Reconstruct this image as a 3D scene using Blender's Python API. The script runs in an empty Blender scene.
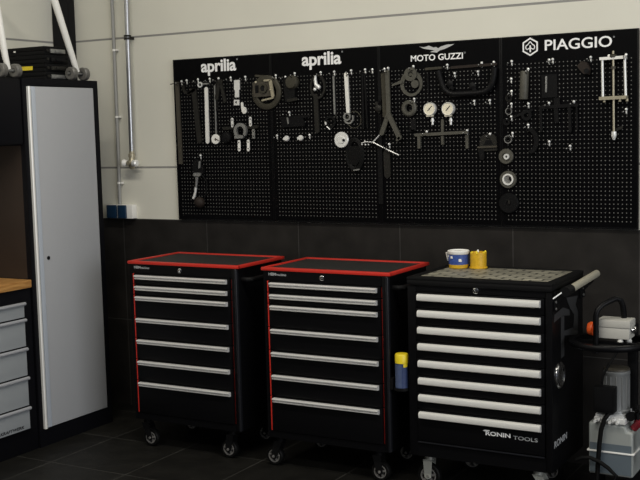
# Workshop corner: three wheeled tool chests before a tool board, cabinets on the left, a pump unit on the right.
# Units are metres.  x runs along the back wall, y into the wall (wall face at y = 0), z up.
import bpy, bmesh, math, random
from mathutils import Vector, Matrix
random.seed(7)
COL = bpy.context.scene.collection
PI = math.pi

# ------------------------------------------------------------------ materials
def nodes(name):
    m = bpy.data.materials.new(name); m.use_nodes = True
    nt = m.node_tree; nt.nodes.clear()
    out = nt.nodes.new('ShaderNodeOutputMaterial'); b = nt.nodes.new('ShaderNodeBsdfPrincipled')
    nt.links.new(b.outputs[0], out.inputs[0])
    return m, nt, b

def mat(name, col, rough=.5, metal=0., var=.12, scale=40., bump=0., trans=0., spec=.5, coat=0.):
    m, nt, b = nodes(name)
    tc = nt.nodes.new('ShaderNodeTexCoord'); nz = nt.nodes.new('ShaderNodeTexNoise')
    nz.inputs['Scale'].default_value = scale; nz.inputs['Detail'].default_value = 4
    nt.links.new(tc.outputs['Object'], nz.inputs['Vector'])
    mx = nt.nodes.new('ShaderNodeMix'); mx.data_type = 'RGBA'
    c = list(col) + [1]
    mx.inputs[6].default_value = [v * (1 - var) for v in col] + [1]
    mx.inputs[7].default_value = [min(1, v * (1 + var)) for v in col] + [1]
    nt.links.new(nz.outputs['Fac'], mx.inputs[0]); nt.links.new(mx.outputs[2], b.inputs['Base Color'])
    mr = nt.nodes.new('ShaderNodeMapRange')
    mr.inputs[3].default_value = max(0, rough - .07); mr.inputs[4].default_value = min(1, rough + .07)
    nt.links.new(nz.outputs['Fac'], mr.inputs[0]); nt.links.new(mr.outputs[0], b.inputs['Roughness'])
    b.inputs['Metallic'].default_value = metal
    b.inputs['Specular IOR Level'].default_value = spec
    b.inputs['Transmission Weight'].default_value = trans
    b.inputs['Coat Weight'].default_value = coat
    if bump:
        bp = nt.nodes.new('ShaderNodeBump'); bp.inputs['Strength'].default_value = bump; bp.inputs['Distance'].default_value = .002
        nt.links.new(nz.outputs['Fac'], bp.inputs['Height']); nt.links.new(bp.outputs[0], b.inputs['Normal'])
    return m

def math_node(nt, op, a, b=None, c=None):
    n = nt.nodes.new('ShaderNodeMath'); n.operation = op
    for i, v in enumerate((a, b, c)):
        if v is None: continue
        if isinstance(v, (int, float)): n.inputs[i].default_value = v
        else: nt.links.new(v, n.inputs[i])
    return n.outputs[0]

def tiles(name, axes, origin, size, mortar, c1, c2, cm, rough, noise=8., bump=.3, spec=.5, var=.25):
    m, nt, b = nodes(name)
    tc = nt.nodes.new('ShaderNodeTexCoord'); sp = nt.nodes.new('ShaderNodeSeparateXYZ')
    nt.links.new(tc.outputs['Object'], sp.inputs[0])
    u = math_node(nt, 'SUBTRACT', sp.outputs[axes[0]], origin[0]); v = math_node(nt, 'SUBTRACT', sp.outputs[axes[1]], origin[1])
    cb = nt.nodes.new('ShaderNodeCombineXYZ'); nt.links.new(u, cb.inputs[0]); nt.links.new(v, cb.inputs[1])
    br = nt.nodes.new('ShaderNodeTexBrick'); br.offset = 0; br.squash = 1
    br.inputs['Scale'].default_value = 1; br.inputs['Mortar Size'].default_value = mortar; br.inputs['Mortar Smooth'].default_value = .1
    br.inputs['Brick Width'].default_value = size[0]; br.inputs['Row Height'].default_value = size[1]
    br.inputs['Color1'].default_value = (*c1, 1); br.inputs['Color2'].default_value = (*c2, 1); br.inputs['Mortar'].default_value = (*cm, 1)
    nt.links.new(cb.outputs[0], br.inputs['Vector'])
    nz = nt.nodes.new('ShaderNodeTexNoise'); nz.inputs['Scale'].default_value = noise; nz.inputs['Detail'].default_value = 6
    nt.links.new(tc.outputs['Object'], nz.inputs['Vector'])
    mr = nt.nodes.new('ShaderNodeMapRange'); mr.inputs[1].default_value = .25; mr.inputs[2].default_value = .75
    mr.inputs[3].default_value = 1 - var; mr.inputs[4].default_value = 1 + var
    nt.links.new(nz.outputs['Fac'], mr.inputs[0])
    mx = nt.nodes.new('ShaderNodeMix'); mx.data_type = 'RGBA'; mx.blend_type = 'MULTIPLY'; mx.inputs[0].default_value = 1
    nt.links.new(br.outputs['Color'], mx.inputs[6]); nt.links.new(mr.outputs[0], mx.inputs[7])
    nt.links.new(mx.outputs[2], b.inputs['Base Color'])
    b.inputs['Roughness'].default_value = rough; b.inputs['Specular IOR Level'].default_value = spec
    bp = nt.nodes.new('ShaderNodeBump'); bp.inputs['Strength'].default_value = bump; bp.inputs['Distance'].default_value = .003; bp.invert = True
    nt.links.new(br.outputs['Fac'], bp.inputs['Height']); nt.links.new(bp.outputs[0], b.inputs['Normal'])
    return m

def perforated(name, x0, cols, px, z0, rows, pz, hole):
    """black sheet steel with a regular grid of round holes that show the pale wall behind"""
    m, nt, b = nodes(name)
    tc = nt.nodes.new('ShaderNodeTexCoord'); sp = nt.nodes.new('ShaderNodeSeparateXYZ')
    nt.links.new(tc.outputs['Object'], sp.inputs[0])
    u = math_node(nt, 'DIVIDE', math_node(nt, 'SUBTRACT', sp.outputs[0], x0), px)
    v = math_node(nt, 'DIVIDE', math_node(nt, 'SUBTRACT', sp.outputs[2], z0), pz)
    ru = math_node(nt, 'ROUND', u); rv = math_node(nt, 'ROUND', v)
    du = math_node(nt, 'MULTIPLY', math_node(nt, 'SUBTRACT', u, ru), px); dv = math_node(nt, 'MULTIPLY', math_node(nt, 'SUBTRACT', v, rv), pz)
    d = math_node(nt, 'SQRT', math_node(nt, 'ADD', math_node(nt, 'MULTIPLY', du, du), math_node(nt, 'MULTIPLY', dv, dv)))
    inside = math_node(nt, 'LESS_THAN', d, hole)
    for val, lo, hi in ((ru, -.5, cols - .5), (rv, -.5, rows - .5)):
        inside = math_node(nt, 'MULTIPLY', inside, math_node(nt, 'GREATER_THAN', val, lo))
        inside = math_node(nt, 'MULTIPLY', inside, math_node(nt, 'LESS_THAN', val, hi))
    mx = nt.nodes.new('ShaderNodeMix'); mx.data_type = 'RGBA'
    mx.inputs[6].default_value = (.0014, .0014, .0019, 1); mx.inputs[7].default_value = (.14, .136, .128, 1)
    nt.links.new(inside, mx.inputs[0]); nt.links.new(mx.outputs[2], b.inputs['Base Color'])
    mr = nt.nodes.new('ShaderNodeMapRange'); mr.inputs[3].default_value = .42; mr.inputs[4].default_value = .9
    nt.links.new(inside, mr.inputs[0]); nt.links.new(mr.outputs[0], b.inputs['Roughness'])
    b.inputs['Specular IOR Level'].default_value = .07
    return m

M = {}
M['black'] = mat('black_powder_coat', (.0028, .0028, .0034), .4, var=.1, scale=300, spec=.14)
M['black_matt'] = mat('black_matt_plastic', (.0038, .0038, .0042), .6, var=.1, scale=200, spec=.14)
M['cab_black'] = mat('cabinet_black_steel', (.0035, .0035, .005), .5, var=.1, scale=200, spec=.14)
M['edge_sheen'] = mat('black_steel_painted_sheen', (.010, .0105, .013), .34, var=.1, scale=60, spec=.3)  # lighter than the body black: light caught by rounded corners is in the colour
M['red'] = mat('red_plastic_rim', (.52, .026, .016), .4, var=.08, scale=60)
M['mat_rubber'] = mat('ribbed_dark_rubber', (.009, .0085, .0075), .7, var=.3, scale=120, bump=.4)
M['alu'] = mat('brushed_aluminium', (.88, .87, .85), .30, .42, var=.05, scale=200)
M['alu_pale'] = mat('pale_anodised_aluminium', (.90, .89, .85), .42, .35, var=.05, scale=200)
M['chrome'] = mat('polished_steel', (.75, .75, .76), .16, 1., var=.04)
M['zinc'] = mat('bright_zinc', (.82, .82, .80), .35, .35, var=.08, scale=90)
M['steel'] = mat('worn_tool_steel', (.30, .30, .29), .42, .7, var=.2, scale=60)
M['dark_steel'] = mat('blackened_tool_steel', (.020, .019, .0165), .5, .2, var=.3, scale=60, spec=.2)
M['black_steel'] = mat('black_oxide_steel', (.0050, .0050, .0054), .5, .0, var=.3, scale=60, spec=.15)
M['grey_tool'] = mat('grey_green_tool_steel', (.085, .082, .068), .5, .2, var=.25, scale=50, spec=.3)
M['olive_steel'] = mat('oiled_olive_steel', (.050, .046, .034), .5, .2, var=.25, scale=50, spec=.25)
M['brown_steel'] = mat('browned_steel', (.066, .059, .046), .5, .2, var=.25, scale=50, spec=.25)
M['brass'] = mat('old_brass', (.42, .38, .28), .4, .5, var=.2, scale=50)
M['cream'] = mat('cream_dial_face', (.78, .73, .58), .5, var=.04)
M['white'] = mat('white_paint', (.80, .79, .75), .45, var=.05)
M['lettering'] = mat('white_vinyl_lettering', (.86, .86, .86), .55, var=.02)
M['silver_letter'] = mat('silver_grey_vinyl', (.48, .48, .48), .5, var=.03)
M['drawer_bar'] = mat('satin_drawer_bar', (.50, .51, .54), .35, .4, var=.05)
M['pipe_steel'] = mat('galvanised_pipe', (.46, .47, .49), .32, .9, var=.03, scale=6)
M['strip'] = mat('pale_blue_grey_door_edge', (.46, .50, .56), .4, var=.03)
M['warm_reflection'] = mat('brown_painted_reflection', (.035, .024, .018), .5, var=.2, scale=12, spec=.3)  # brown stands for a warm reflection on the black cabinet side
M['grey_letter'] = mat('grey_vinyl_lettering', (.36, .37, .38), .5, var=.03)
M['dark_letter'] = mat('dark_grey_vinyl', (.034, .035, .037), .45, var=.05)
M['black_letter'] = mat('black_vinyl_lettering', (.01, .01, .012), .5, var=.02)
M['door_grey'] = mat('silver_grey_painted_steel', (.39, .397, .412), .45, .0, var=.02, scale=30)
M['drawer_grey'] = mat('pale_grey_painted_steel', (.30, .318, .332), .45, .0, var=.02, scale=30)
M['yellow'] = mat('yellow_plastic', (.78, .60, .02), .4, var=.06)
M['gold'] = mat('golden_yellow_label', (.62, .37, .016), .45, var=.25, scale=70)
M['blue'] = mat('blue_printed_label', (.035, .075, .28), .45, var=.5, scale=90)
M['navy'] = mat('navy_printed_label', (.035, .055, .14), .4, var=.35, scale=90)
M['pale_blue'] = mat('pale_blue_printed_label', (.065, .09, .175), .45, var=.35, scale=60)
M['lid_blue'] = mat('dark_blue_plastic', (.008, .030, .068), .4, var=.08)
M['conduit'] = mat('grey_plastic_conduit', (.30, .30, .29), .5, var=.06)
M['grey_box'] = mat('grey_plastic_housing', (.45, .44, .40), .5, var=.05)
M['tank'] = mat('milky_translucent_plastic', (.33, .35, .335), .4, var=.06, scale=18, trans=.15)
M['fluid'] = mat('blue_grey_fluid_level', (.105, .13, .15), .4, var=.05)
M['motor'] = mat('silver_painted_motor', (.30, .31, .31), .35, .5, var=.1, scale=30)
M['red_button'] = mat('orange_red_button', (.85, .12, .02), .4, var=.05)
M['red_dark'] = mat('dark_red_plastic', (.25, .02, .03), .45, var=.1)
M['rubber'] = mat('black_rubber', (.0035, .0035, .0035), .55, spec=.15, var=.2, scale=80)
M['hub'] = mat('dull_castor_hub', (.30, .29, .28), .4, .6, var=.2, scale=60)
M['foam'] = mat('grey_beige_foam', (.33, .31, .24), .8, var=.15, scale=90, bump=.3)
M['clear_knob'] = mat('smoky_grey_rubber', (.12, .115, .105), .35, var=.3, scale=60)
M['lump_dark'] = mat('dark_brown_leather', (.022, .016, .013), .6, var=.3, spec=.2)
M['ball_brown'] = mat('brown_rubber', (.06, .045, .035), .6, var=.2)
M['castor_steel'] = mat('zinc_castor_steel', (.50, .51, .47), .4, .5, var=.12, scale=40)

def wood():
    m, nt, b = nodes('oiled_beech_worktop')
    tc = nt.nodes.new('ShaderNodeTexCoord'); mp = nt.nodes.new('ShaderNodeMapping'); mp.inputs['Scale'].default_value = (30, 3, 30)
    nz = nt.nodes.new('ShaderNodeTexNoise'); nz.inputs['Scale'].default_value = 3; nz.inputs['Detail'].default_value = 8
    cr = nt.nodes.new('ShaderNodeValToRGB')
    cr.color_ramp.elements[0].position = .3; cr.color_ramp.elements[0].color = (.33, .15, .04, 1)
    cr.color_ramp.elements[1].position = .75; cr.color_ramp.elements[1].color = (.58, .31, .10, 1)
    nt.links.new(tc.outputs['Object'], mp.inputs[0]); nt.links.new(mp.outputs[0], nz.inputs['Vector'])
    nt.links.new(nz.outputs['Fac'], cr.inputs[0]); nt.links.new(cr.outputs[0], b.inputs['Base Color'])
    b.inputs['Roughness'].default_value = .4
    return m
M['wood'] = wood()

def checker_mat():
    m, nt, b = nodes('grey_checker_rubber')
    tc = nt.nodes.new('ShaderNodeTexCoord'); mp = nt.nodes.new('ShaderNodeMapping')
    mp.inputs['Rotation'].default_value = (0, 0, .0)
    br = nt.nodes.new('ShaderNodeTexBrick'); br.offset = .5
    for k, v in (('Scale', 1), ('Mortar Size', .006), ('Mortar Smooth', .3), ('Brick Width', .090), ('Row Height', .045)): br.inputs[k].default_value = v
    br.inputs['Color1'].default_value = (.34, .32, .25, 1); br.inputs['Color2'].default_value = (.20, .19, .15, 1); br.inputs['Mortar'].default_value = (.05, .048, .04, 1)
    nt.links.new(tc.outputs['Object'], mp.inputs[0]); nt.links.new(mp.outputs[0], br.inputs['Vector']); nt.links.new(br.outputs['Color'], b.inputs['Base Color'])
    b.inputs['Roughness'].default_value = .5
    bp = nt.nodes.new('ShaderNodeBump'); bp.inputs['Distance'].default_value = .002; bp.invert = True
    nt.links.new(br.outputs['Fac'], bp.inputs['Height']); nt.links.new(bp.outputs[0], b.inputs['Normal'])
    return m
M['checker'] = checker_mat()

M['wall'] = tiles('painted_concrete_panels', (0, 2), (-40, 1.4325 - .755 * 4), (80, .755), .006, (.70, .685, .60), (.70, .685, .60), (.27, .265, .25), .75, noise=1.5, bump=.5, var=.05)
M['wall_side'] = tiles('painted_concrete_panels_side', (1, 2), (-40, 1.4325 - .755 * 4), (80, .755), .006, (.70, .685, .60), (.70, .685, .60), (.27, .265, .25), .75, noise=1.5, bump=.5, var=.05)
M['wainscot'] = tiles('anthracite_wall_tiles', (0, 2), (.015, .5235 - .605), (.6065, .605), .0022, (.0185, .0168, .0155), (.0205, .0186, .0170), (.052, .050, .047), .55, noise=7, bump=.3, var=.35, spec=.14)
M['wainscot_side'] = tiles('anthracite_wall_tiles_side', (1, 2), (.015, .5235 - .605), (.6065, .605), .0022, (.0185, .0168, .0155), (.0205, .0186, .0170), (.052, .050, .047), .55, noise=7, bump=.3, var=.35, spec=.14)
M['floor'] = tiles('dark_floor_tiles', (0, 1), (.267, -1.092), (.4775, .4775), .003, (.0085, .008, .007), (.011, .0105, .009), (.042, .041, .037), .5, noise=9, bump=.3, var=.4, spec=.18)
M['ceiling'] = mat('pale_ceiling_paint', (.5, .5, .48), .8, var=.03)
M['column'] = mat('black_steel_column', (.005, .005, .0065), .5, var=.1, spec=.2)

# ------------------------------------------------------------------ mesh helpers
class MB:
    """collects shapes (world coordinates) and links them as ONE mesh object"""
    def __init__(s): s.bm = bmesh.new()
    def _add(s, verts, faces):
        vs = [s.bm.verts.new(v) for v in verts]; out = []
        for f in faces:
            try: out.append(s.bm.faces.new([vs[i] for i in f]))
            except ValueError: pass
        return vs, out
    def box(s, lo, hi, bev=0., seg=2):
        x0, y0, z0 = lo; x1, y1, z1 = hi
        v = [(x0, y0, z0), (x1, y0, z0), (x1, y1, z0), (x0, y1, z0), (x0, y0, z1), (x1, y0, z1), (x1, y1, z1), (x0, y1, z1)]
        vs, fs = s._add(v, [(3, 2, 1, 0), (4, 5, 6, 7), (0, 1, 5, 4), (1, 2, 6, 5), (2, 3, 7, 6), (3, 0, 4, 7)])
        if bev:
            es = list({e for f in fs for e in f.edges})
            bmesh.ops.bevel(s.bm, geom=es, offset=min(bev, .49 * min(x1 - x0, y1 - y0, z1 - z0)), segments=seg, profile=.6, affect='EDGES')
        return s
    def prism(s, poly, vec):
        """polygon (3D points) swept along vec"""
        n = len(poly); vec = Vector(vec); p = [Vector(q) for q in poly]
        nrm = Vector((0, 0, 0))
        for i in range(n): nrm += (p[i] - p[0]).cross(p[(i + 1) % n] - p[0])
        if nrm.dot(vec) > 0: p.reverse()
        v = [tuple(q) for q in p] + [tuple(q + vec) for q in p]
        f = [tuple(range(n)), tuple(range(2 * n - 1, n - 1, -1))] + [(i, i + n, (i + 1) % n + n, (i + 1) % n) for i in range(n)]
        s._add(v, f); return s
    def _frame(s, d):
        d = Vector(d).normalized(); a = Vector((0, 0, 1)) if abs(d.z) < .9 else Vector((1, 0, 0))
        u = d.cross(a).normalized(); return d, u, d.cross(u).normalized()
    def lathe(s, c, axis, prof, seg=28):
        """profile [(distance along axis, radius)] turned about an axis through c"""
        d, u, w = s._frame(axis); c = Vector(c); rings = []; verts = []; faces = []
        for t, r in prof:
            if r < 1e-6: rings.append([len(verts)]); verts.append(c + d * t)
            else:
                rings.append(list(range(len(verts), len(verts) + seg)))
                for k in range(seg):
                    a = 2 * PI * k / seg; verts.append(c + d * t + (u * math.cos(a) + w * math.sin(a)) * r)
        for A, Bq in zip(rings, rings[1:]):
            for k in range(seg):
                k2 = (k + 1) % seg
                if len(A) == 1 and len(Bq) == 1: continue
                if len(A) == 1: faces.append((A[0], Bq[k2], Bq[k]))
                elif len(Bq) == 1: faces.append((A[k], A[k2], Bq[0]))
                else: faces.append((A[k], A[k2], Bq[k2], Bq[k]))
        s._add([tuple(v) for v in verts], faces); return s
    def cyl(s, a, b, r, r2=None, seg=16):
        a, b = Vector(a), Vector(b); L = (b - a).length; r2 = r if r2 is None else r2
        return s.lathe(a, b - a, [(0, 0), (0, r), (L, r2), (L, 0)], seg)
    def ring(s, c, ro, ri, depth, axis=(0, -1, 0), seg=32):
        return s.lathe(c, axis, [(0, ri), (0, ro), (depth, ro), (depth, ri), (0, ri)], seg)
    def ball(s, c, r, seg=14):
        n = 8
        return s.lathe(c, (0, 0, 1), [(-r * math.cos(PI * i / n), r * math.sin(PI * i / n)) for i in range(n + 1)], seg)
    def tube(s, pts, r, seg=10, closed=False):
        pts = [Vector(p) for p in pts]; n = len(pts); verts = []; faces = []
        tang = []
        for i in range(n):
            if closed: t = pts[(i + 1) % n] - pts[i - 1]
            else: t = pts[min(i + 1, n - 1)] - pts[max(i - 1, 0)]
            tang.append(t.normalized())
        _, u, w = s._frame(tang[0])
        for i in range(n):
            if i:
                q = tang[i - 1].rotation_difference(tang[i]); u = q @ u; w = q @ w
            rr = r[i] if isinstance(r, (list, tuple)) else r
            for k in range(seg):
                a = 2 * PI * k / seg; verts.append(tuple(pts[i] + (u * math.cos(a) + w * math.sin(a)) * rr))
        for i in range(n if closed else n - 1):
            A = i * seg; Bq = ((i + 1) % n) * seg
            for k in range(seg):
                k2 = (k + 1) % seg; faces.append((A + k, Bq + k, Bq + k2, A + k2))
        if not closed:
            faces.append(tuple(range(seg))); faces.append(tuple(range((n - 1) * seg + seg - 1, (n - 1) * seg - 1, -1)))
        s._add(verts, faces); return s
    def bar(s, a, b, w, d, w2=None, round_ends=True):
        """flat bar in the plane of the board from a to b, w wide, d thick towards the room"""
        a, b = Vector(a), Vector(b); w2 = w if w2 is None else w2
        t = (b - a).normalized(); n = Vector((-t.z, 0, t.x)); pts = []
        k = 6 if round_ends else 1
        for c, ww, sg in ((b, w2, 1), (a, w, -1)):
            for i in range(k + 1):
                an = PI * i / k - PI / 2
                if round_ends: pts.append(c + (t * math.cos(an) * sg + n * math.sin(an) * sg) * ww / 2)
                else: pts.append(c + n * sg * ww / 2 * (-1 if i == 0 else 1))
        return s.prism(pts, (0, -d, 0))
    def build(s, name, m, parent=None, angle=35):
        org = parent_origin(parent)
        bmesh.ops.remove_doubles(s.bm, verts=s.bm.verts, dist=1e-6)
        bmesh.ops.recalc_face_normals(s.bm, faces=s.bm.faces)
        for f in s.bm.faces: f.smooth = True
        for e in s.bm.edges:
            if len(e.link_faces) != 2 or e.calc_face_angle(0) > math.radians(angle): e.smooth = False
        for v in s.bm.verts: v.co -= org
        me = bpy.data.meshes.new(name); s.bm.to_mesh(me); s.bm.free()
        me.materials.append(M[m] if isinstance(m, str) else m)
        o = bpy.data.objects.new(name, me); COL.objects.link(o)
        if parent: o.parent = parent
        return o

def parent_origin(p):
    o = Vector((0, 0, 0))
    while p: o += p.location; p = p.parent
    return o

def tag(o, label=None, cat=None, group=None, kind=None):
    if label: o['label'] = label
    if cat: o['category'] = cat
    if group: o['group'] = group
    if kind: o['kind'] = kind
    return o
def thing(name, label, cat, loc=(0, 0, 0), group=None):
    o = bpy.data.objects.new(name, None); o.empty_display_size = .05; COL.objects.link(o); o.location = loc
    return tag(o, label, cat, group)
def solo(mb, name, m, label, cat, group=None): return tag(mb.build(name, m), label, cat, group)
def copy_tree(o, parent=None):
    c = o.copy(); COL.objects.link(c); c.parent = parent
    for ch in list(o.children): copy_tree(ch, c)
    return c
def arc(c, r, a0, a1, n=14, rz=None):
    rz = r if rz is None else rz
    return [(c[0] + r * math.cos(math.radians(a0 + (a1 - a0) * i / n)), c[1], c[2] + rz * math.sin(math.radians(a0 + (a1 - a0) * i / n))) for i in range(n + 1)]

FRONT = Matrix(((1, 0, 0), (0, 0, -1), (0, 1, 0)))      # lettering that faces the room (-y)
SIDE = Matrix(((0, 0, 1), (1, 0, 0), (0, 1, 0)))        # lettering that faces +x
def lettering(name, body, m, parent, u0, u1, v0, v1, depth, face='front', bold=.0, thick=.001, shear=0., space=1., u_shear=0.):
    """word fitted to the box u0..u1 (along the surface), v0..v1 (height), standing at 'depth' of the surface"""
    cu = bpy.data.curves.new(name, 'FONT'); cu.body = body; cu.size = 1; cu.extrude = .001; cu.offset = bold; cu.shear = shear; cu.space_character = space
    cu.resolution_u = 4
    t = bpy.data.objects.new('scratch_lettering', cu); COL.objects.link(t)
    dg = bpy.context.evaluated_depsgraph_get(); dg.update()
    me = bpy.data.meshes.new_from_object(t.evaluated_get(dg)); bpy.data.objects.remove(t); bpy.data.curves.remove(cu)
    xs = [v.co.x for v in me.vertices]; ys = [v.co.y for v in me.vertices]; zs = [v.co.z for v in me.vertices]
    org = parent_origin(parent); R = FRONT if face == 'front' else SIDE
    for v in me.vertices:
        a = (v.co.x - min(xs)) / (max(xs) - min(xs)); b = (v.co.y - min(ys)) / (max(ys) - min(ys)); h = (v.co.z - min(zs)) / (max(zs) - min(zs))
        p = R @ Vector((u0 + a * (u1 - u0), v0 + b * (v1 - v0), h * thick))
        if face == 'front': p.y += depth
        else: p.x += depth
        v.co = p - org
    me.name = name; me.materials.clear(); me.materials.append(M[m])
    o = bpy.data.objects.new(name, me); COL.objects.link(o); o.parent = parent
    return o

# ------------------------------------------------------------------ the room
def struct(mb, name, m): return tag(mb.build(name, m), kind='structure')
struct(MB().box((-1.25, -9, -.12), (7, .15, 0)), 'floor', 'floor')
struct(MB().box((-1.1, 0, 0), (7, .15, 3.7)), 'wall_back', 'wall')
struct(MB().box((-1.25, -9, 0), (-1.03, .15, 3.7)), 'wall_left', 'wall_side')
struct(MB().box((-1.6, -9, 3.7), (7, .15, 3.8)), 'ceiling', 'ceiling')
struct(MB().box((-1.1, -.006, 0), (7, 0, 1.131)), 'trim_1', 'wainscot')
struct(MB().box((-1.03, -9, 0), (-1.024, -.006, 1.131)), 'trim_2', 'wainscot_side')
cl = MB()
cl.box((-1.0235, -.06, 0), (-1.012, -.007, 3.7)); cl.box((-.909, -.06, 0), (-.898, -.007, 3.7)); cl.box((-1.012, -.038, 0), (-.909, -.028, 3.7)); cl.box((-1.0235, -.065, 0), (-.898, -.058, 3.7))
struct(cl, 'trim_3', 'column')

# ------------------------------------------------------------------ pipes and socket box on the wall
cd = thing('conduit', 'thin grey plastic conduit running down wall into blue socket box', 'pipe', (-.602, -.020, 1.2165))
MB().tube([(-.594, -.020, 3.69), (-.594, -.020, 2.2), (-.597, -.020, 1.5), (-.602, -.020, 1.216)], .0098, 12).build('pipe', 'conduit', cd)
for z, x in ((2.119, -.594), (1.731, -.596), (1.343, -.600)):
    MB().ring((x, -.020, z - .006), .0125, .0100, .012, (0, 0, 1), 16).box((x + .011, -.026, z - .006), (x + .022, -.001, z + .006), .002).build('clip', 'white', cd)
ap = thing('air_pipe', 'shiny metal air pipe hanging down the pale wall to a brass tap', 'pipe', (-.47, -.05, 1.45))
MB().tube([(-.461, -.05, 3.69), (-.461, -.05, 2.4), (-.4655, -.05, 2.18), (-.471, -.05, 1.47)], .0135, 14).build('pipe', 'pipe_steel', ap)
MB().ring((-.4655, -.05, 2.170), .021, .0138, .012, (0, 0, 1), 18).ring((-.4655, -.05, 2.186), .021, .0138, .010, (0, 0, 1), 18).box((-.475, -.03, 2.172), (-.456, -.001, 2.188)).build('collar', 'dark_steel', ap)
MB().lathe((-.471, -.05, 1.425), (0, 0, 1), [(0, 0), (0, .012), (.010, .017), (.025, .023), (.048, .023), (.058, .017), (.072, .017), (.072, .020), (.088, .020), (.092, .0145), (.105, .0145), (.105, 0)], 16).build('tap_body', 'brass', ap)
MB().lathe((-.525, -.072, 1.462), (1, 0, 0), [(0, 0), (0, .010), (.012, .022), (.028, .018), (.034, .011), (.046, .011), (.046, 0)], 14).build('hose_coupling', 'white', ap)
MB().lathe((-.450, -.072, 1.460), (1, 0, 0), [(0, .009), (.008, .009), (.008, .021), (.030, .021), (.036, .014), (.036, 0)], 14).build('tap_knob', 'zinc', ap)
MB().cyl((-.471, -.074, 1.462), (-.471, -.088, 1.462), .013, seg=14).build('tap_nut', 'brass', ap)
sb = thing('socket_box', 'white wall socket box with two dark blue hinged lids', 'socket', (-.582, -.001, 1.1332))
MB().box((-.676, -.045, 1.1335), (-.489, -.0005, 1.2155), .006).build('housing', 'white', sb)
for x0, x1 in ((-.672, -.601), (-.589, -.5278)):
    MB().box((x0, -.062, 1.136), (x1, -.0455, 1.214), .006).build('lid', 'lid_blue', sb)

# ------------------------------------------------------------------ left furniture
XC = -.436
tc_ = thing('tall_cabinet', 'tall black steel cabinet with one silver grey door', 'cabinet', (-.74, -.64, 0))
bd = MB()
bd.box((-1.015, -.93, .0), (XC - .012, -.36, 1.925), .003)
bd.box((XC - .012, -.93, 1.89), (XC, -.36, 1.925)).box((XC - .012, -.93, .0), (XC, -.36, .088)).box((XC - .012, -.93, .088), (XC, -.902, 1.89)).box((XC - .012, -.393, .088), (XC, -.36, 1.89))
bd.build('body', 'cab_black', tc_)
dr = MB().box((XC - .010, -.842, .095), (XC + .002, -.3995, 1.884), .002).build('door', 'door_grey', tc_)
pr = [(XC - .01, -.9005), (XC + .012, -.9005), (XC + .016, -.896), (XC + .016, -.888), (XC + .010, -.885), (XC - .01, -.885)]
MB().prism([(x, y, .095) for x, y in pr], (0, 0, 1.789)).build('handle_profile', 'alu_pale', dr)
MB().box((XC - .010, -.8848, .095), (XC - .004, -.8722, 1.884)).build('handle_groove', 'black_matt', dr)
MB().box((XC - .010, -.872, .095), (XC + .005, -.8425, 1.884), .003).build('door_edge', 'strip', dr)
MB().box((-.99, -.9312, .894), (XC - .03, -.9302, 1.5825)).build('reflection_sheet', 'warm_reflection', tc_)  # added thin sheet, its colour paints warm light reflected on the cabinet side
lk = MB().lathe((XC + .002, -.806, .991), (1, 0, 0), [(0, .0105), (.003, .0105), (.003, .008), (.002, .005), (.002, 0)], 16).build('lock', 'black_matt', dr)
wc = thing('wall_cabinet', 'black cabinet hung beside the tall cabinet above the wooden worktop', 'cabinet', (-.76, -1.3, 1.583))
MB().box((-1.015, -1.68, 1.583), (XC - .02, -.932, 1.925), .003).build('body', 'cab_black', wc)
MB().box((XC - .0195, -1.678, 1.59), (XC - .002, -.94, 1.918), .003).build('door', 'cab_black', wc)

wt = tag(MB().box((-1.018, -1.75, .853), (-.432, -.9375, .893), .004).build('worktop', 'wood'), 'light wooden worktop lying on the grey drawer unit', 'worktop')
du = thing('drawer_unit', 'black workshop drawer unit with pale grey drawers under the wooden worktop', 'drawer unit', (-.74, -1.3, 0))
cb = MB().box((-1.015, -1.70, 0), (XC - .006, -.9385, .8525), .003)
cb.build('body', 'cab_black', du)
zt = [.785, .70, .55, .398, .241, .118]
for i in range(5):
    top, bot = zt[i] - .004, zt[i + 1] + .008
    d = MB().box((XC - .0055, -1.66, bot), (XC + .009, -1.004, top), .002).build('drawer', 'drawer_grey', du)
    z = zt[i]
    MB().prism([(XC + .009, -1.665, z - .016), (XC + .019, -1.665, z - .015), (XC + .023, -1.665, z - .009), (XC + .022, -1.665, z - .002), (XC + .016, -1.665, z + .001), (XC + .009, -1.665, z + .001)], (0, .664, 0)).build('handle', 'drawer_bar', d)
    if i == 4: lettering('lettering', 'KRAFTWERK', 'black_letter', d, -1.212, -1.046, .1352, .1510, XC + .0093, 'side', .03, .0006, .2)

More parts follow.
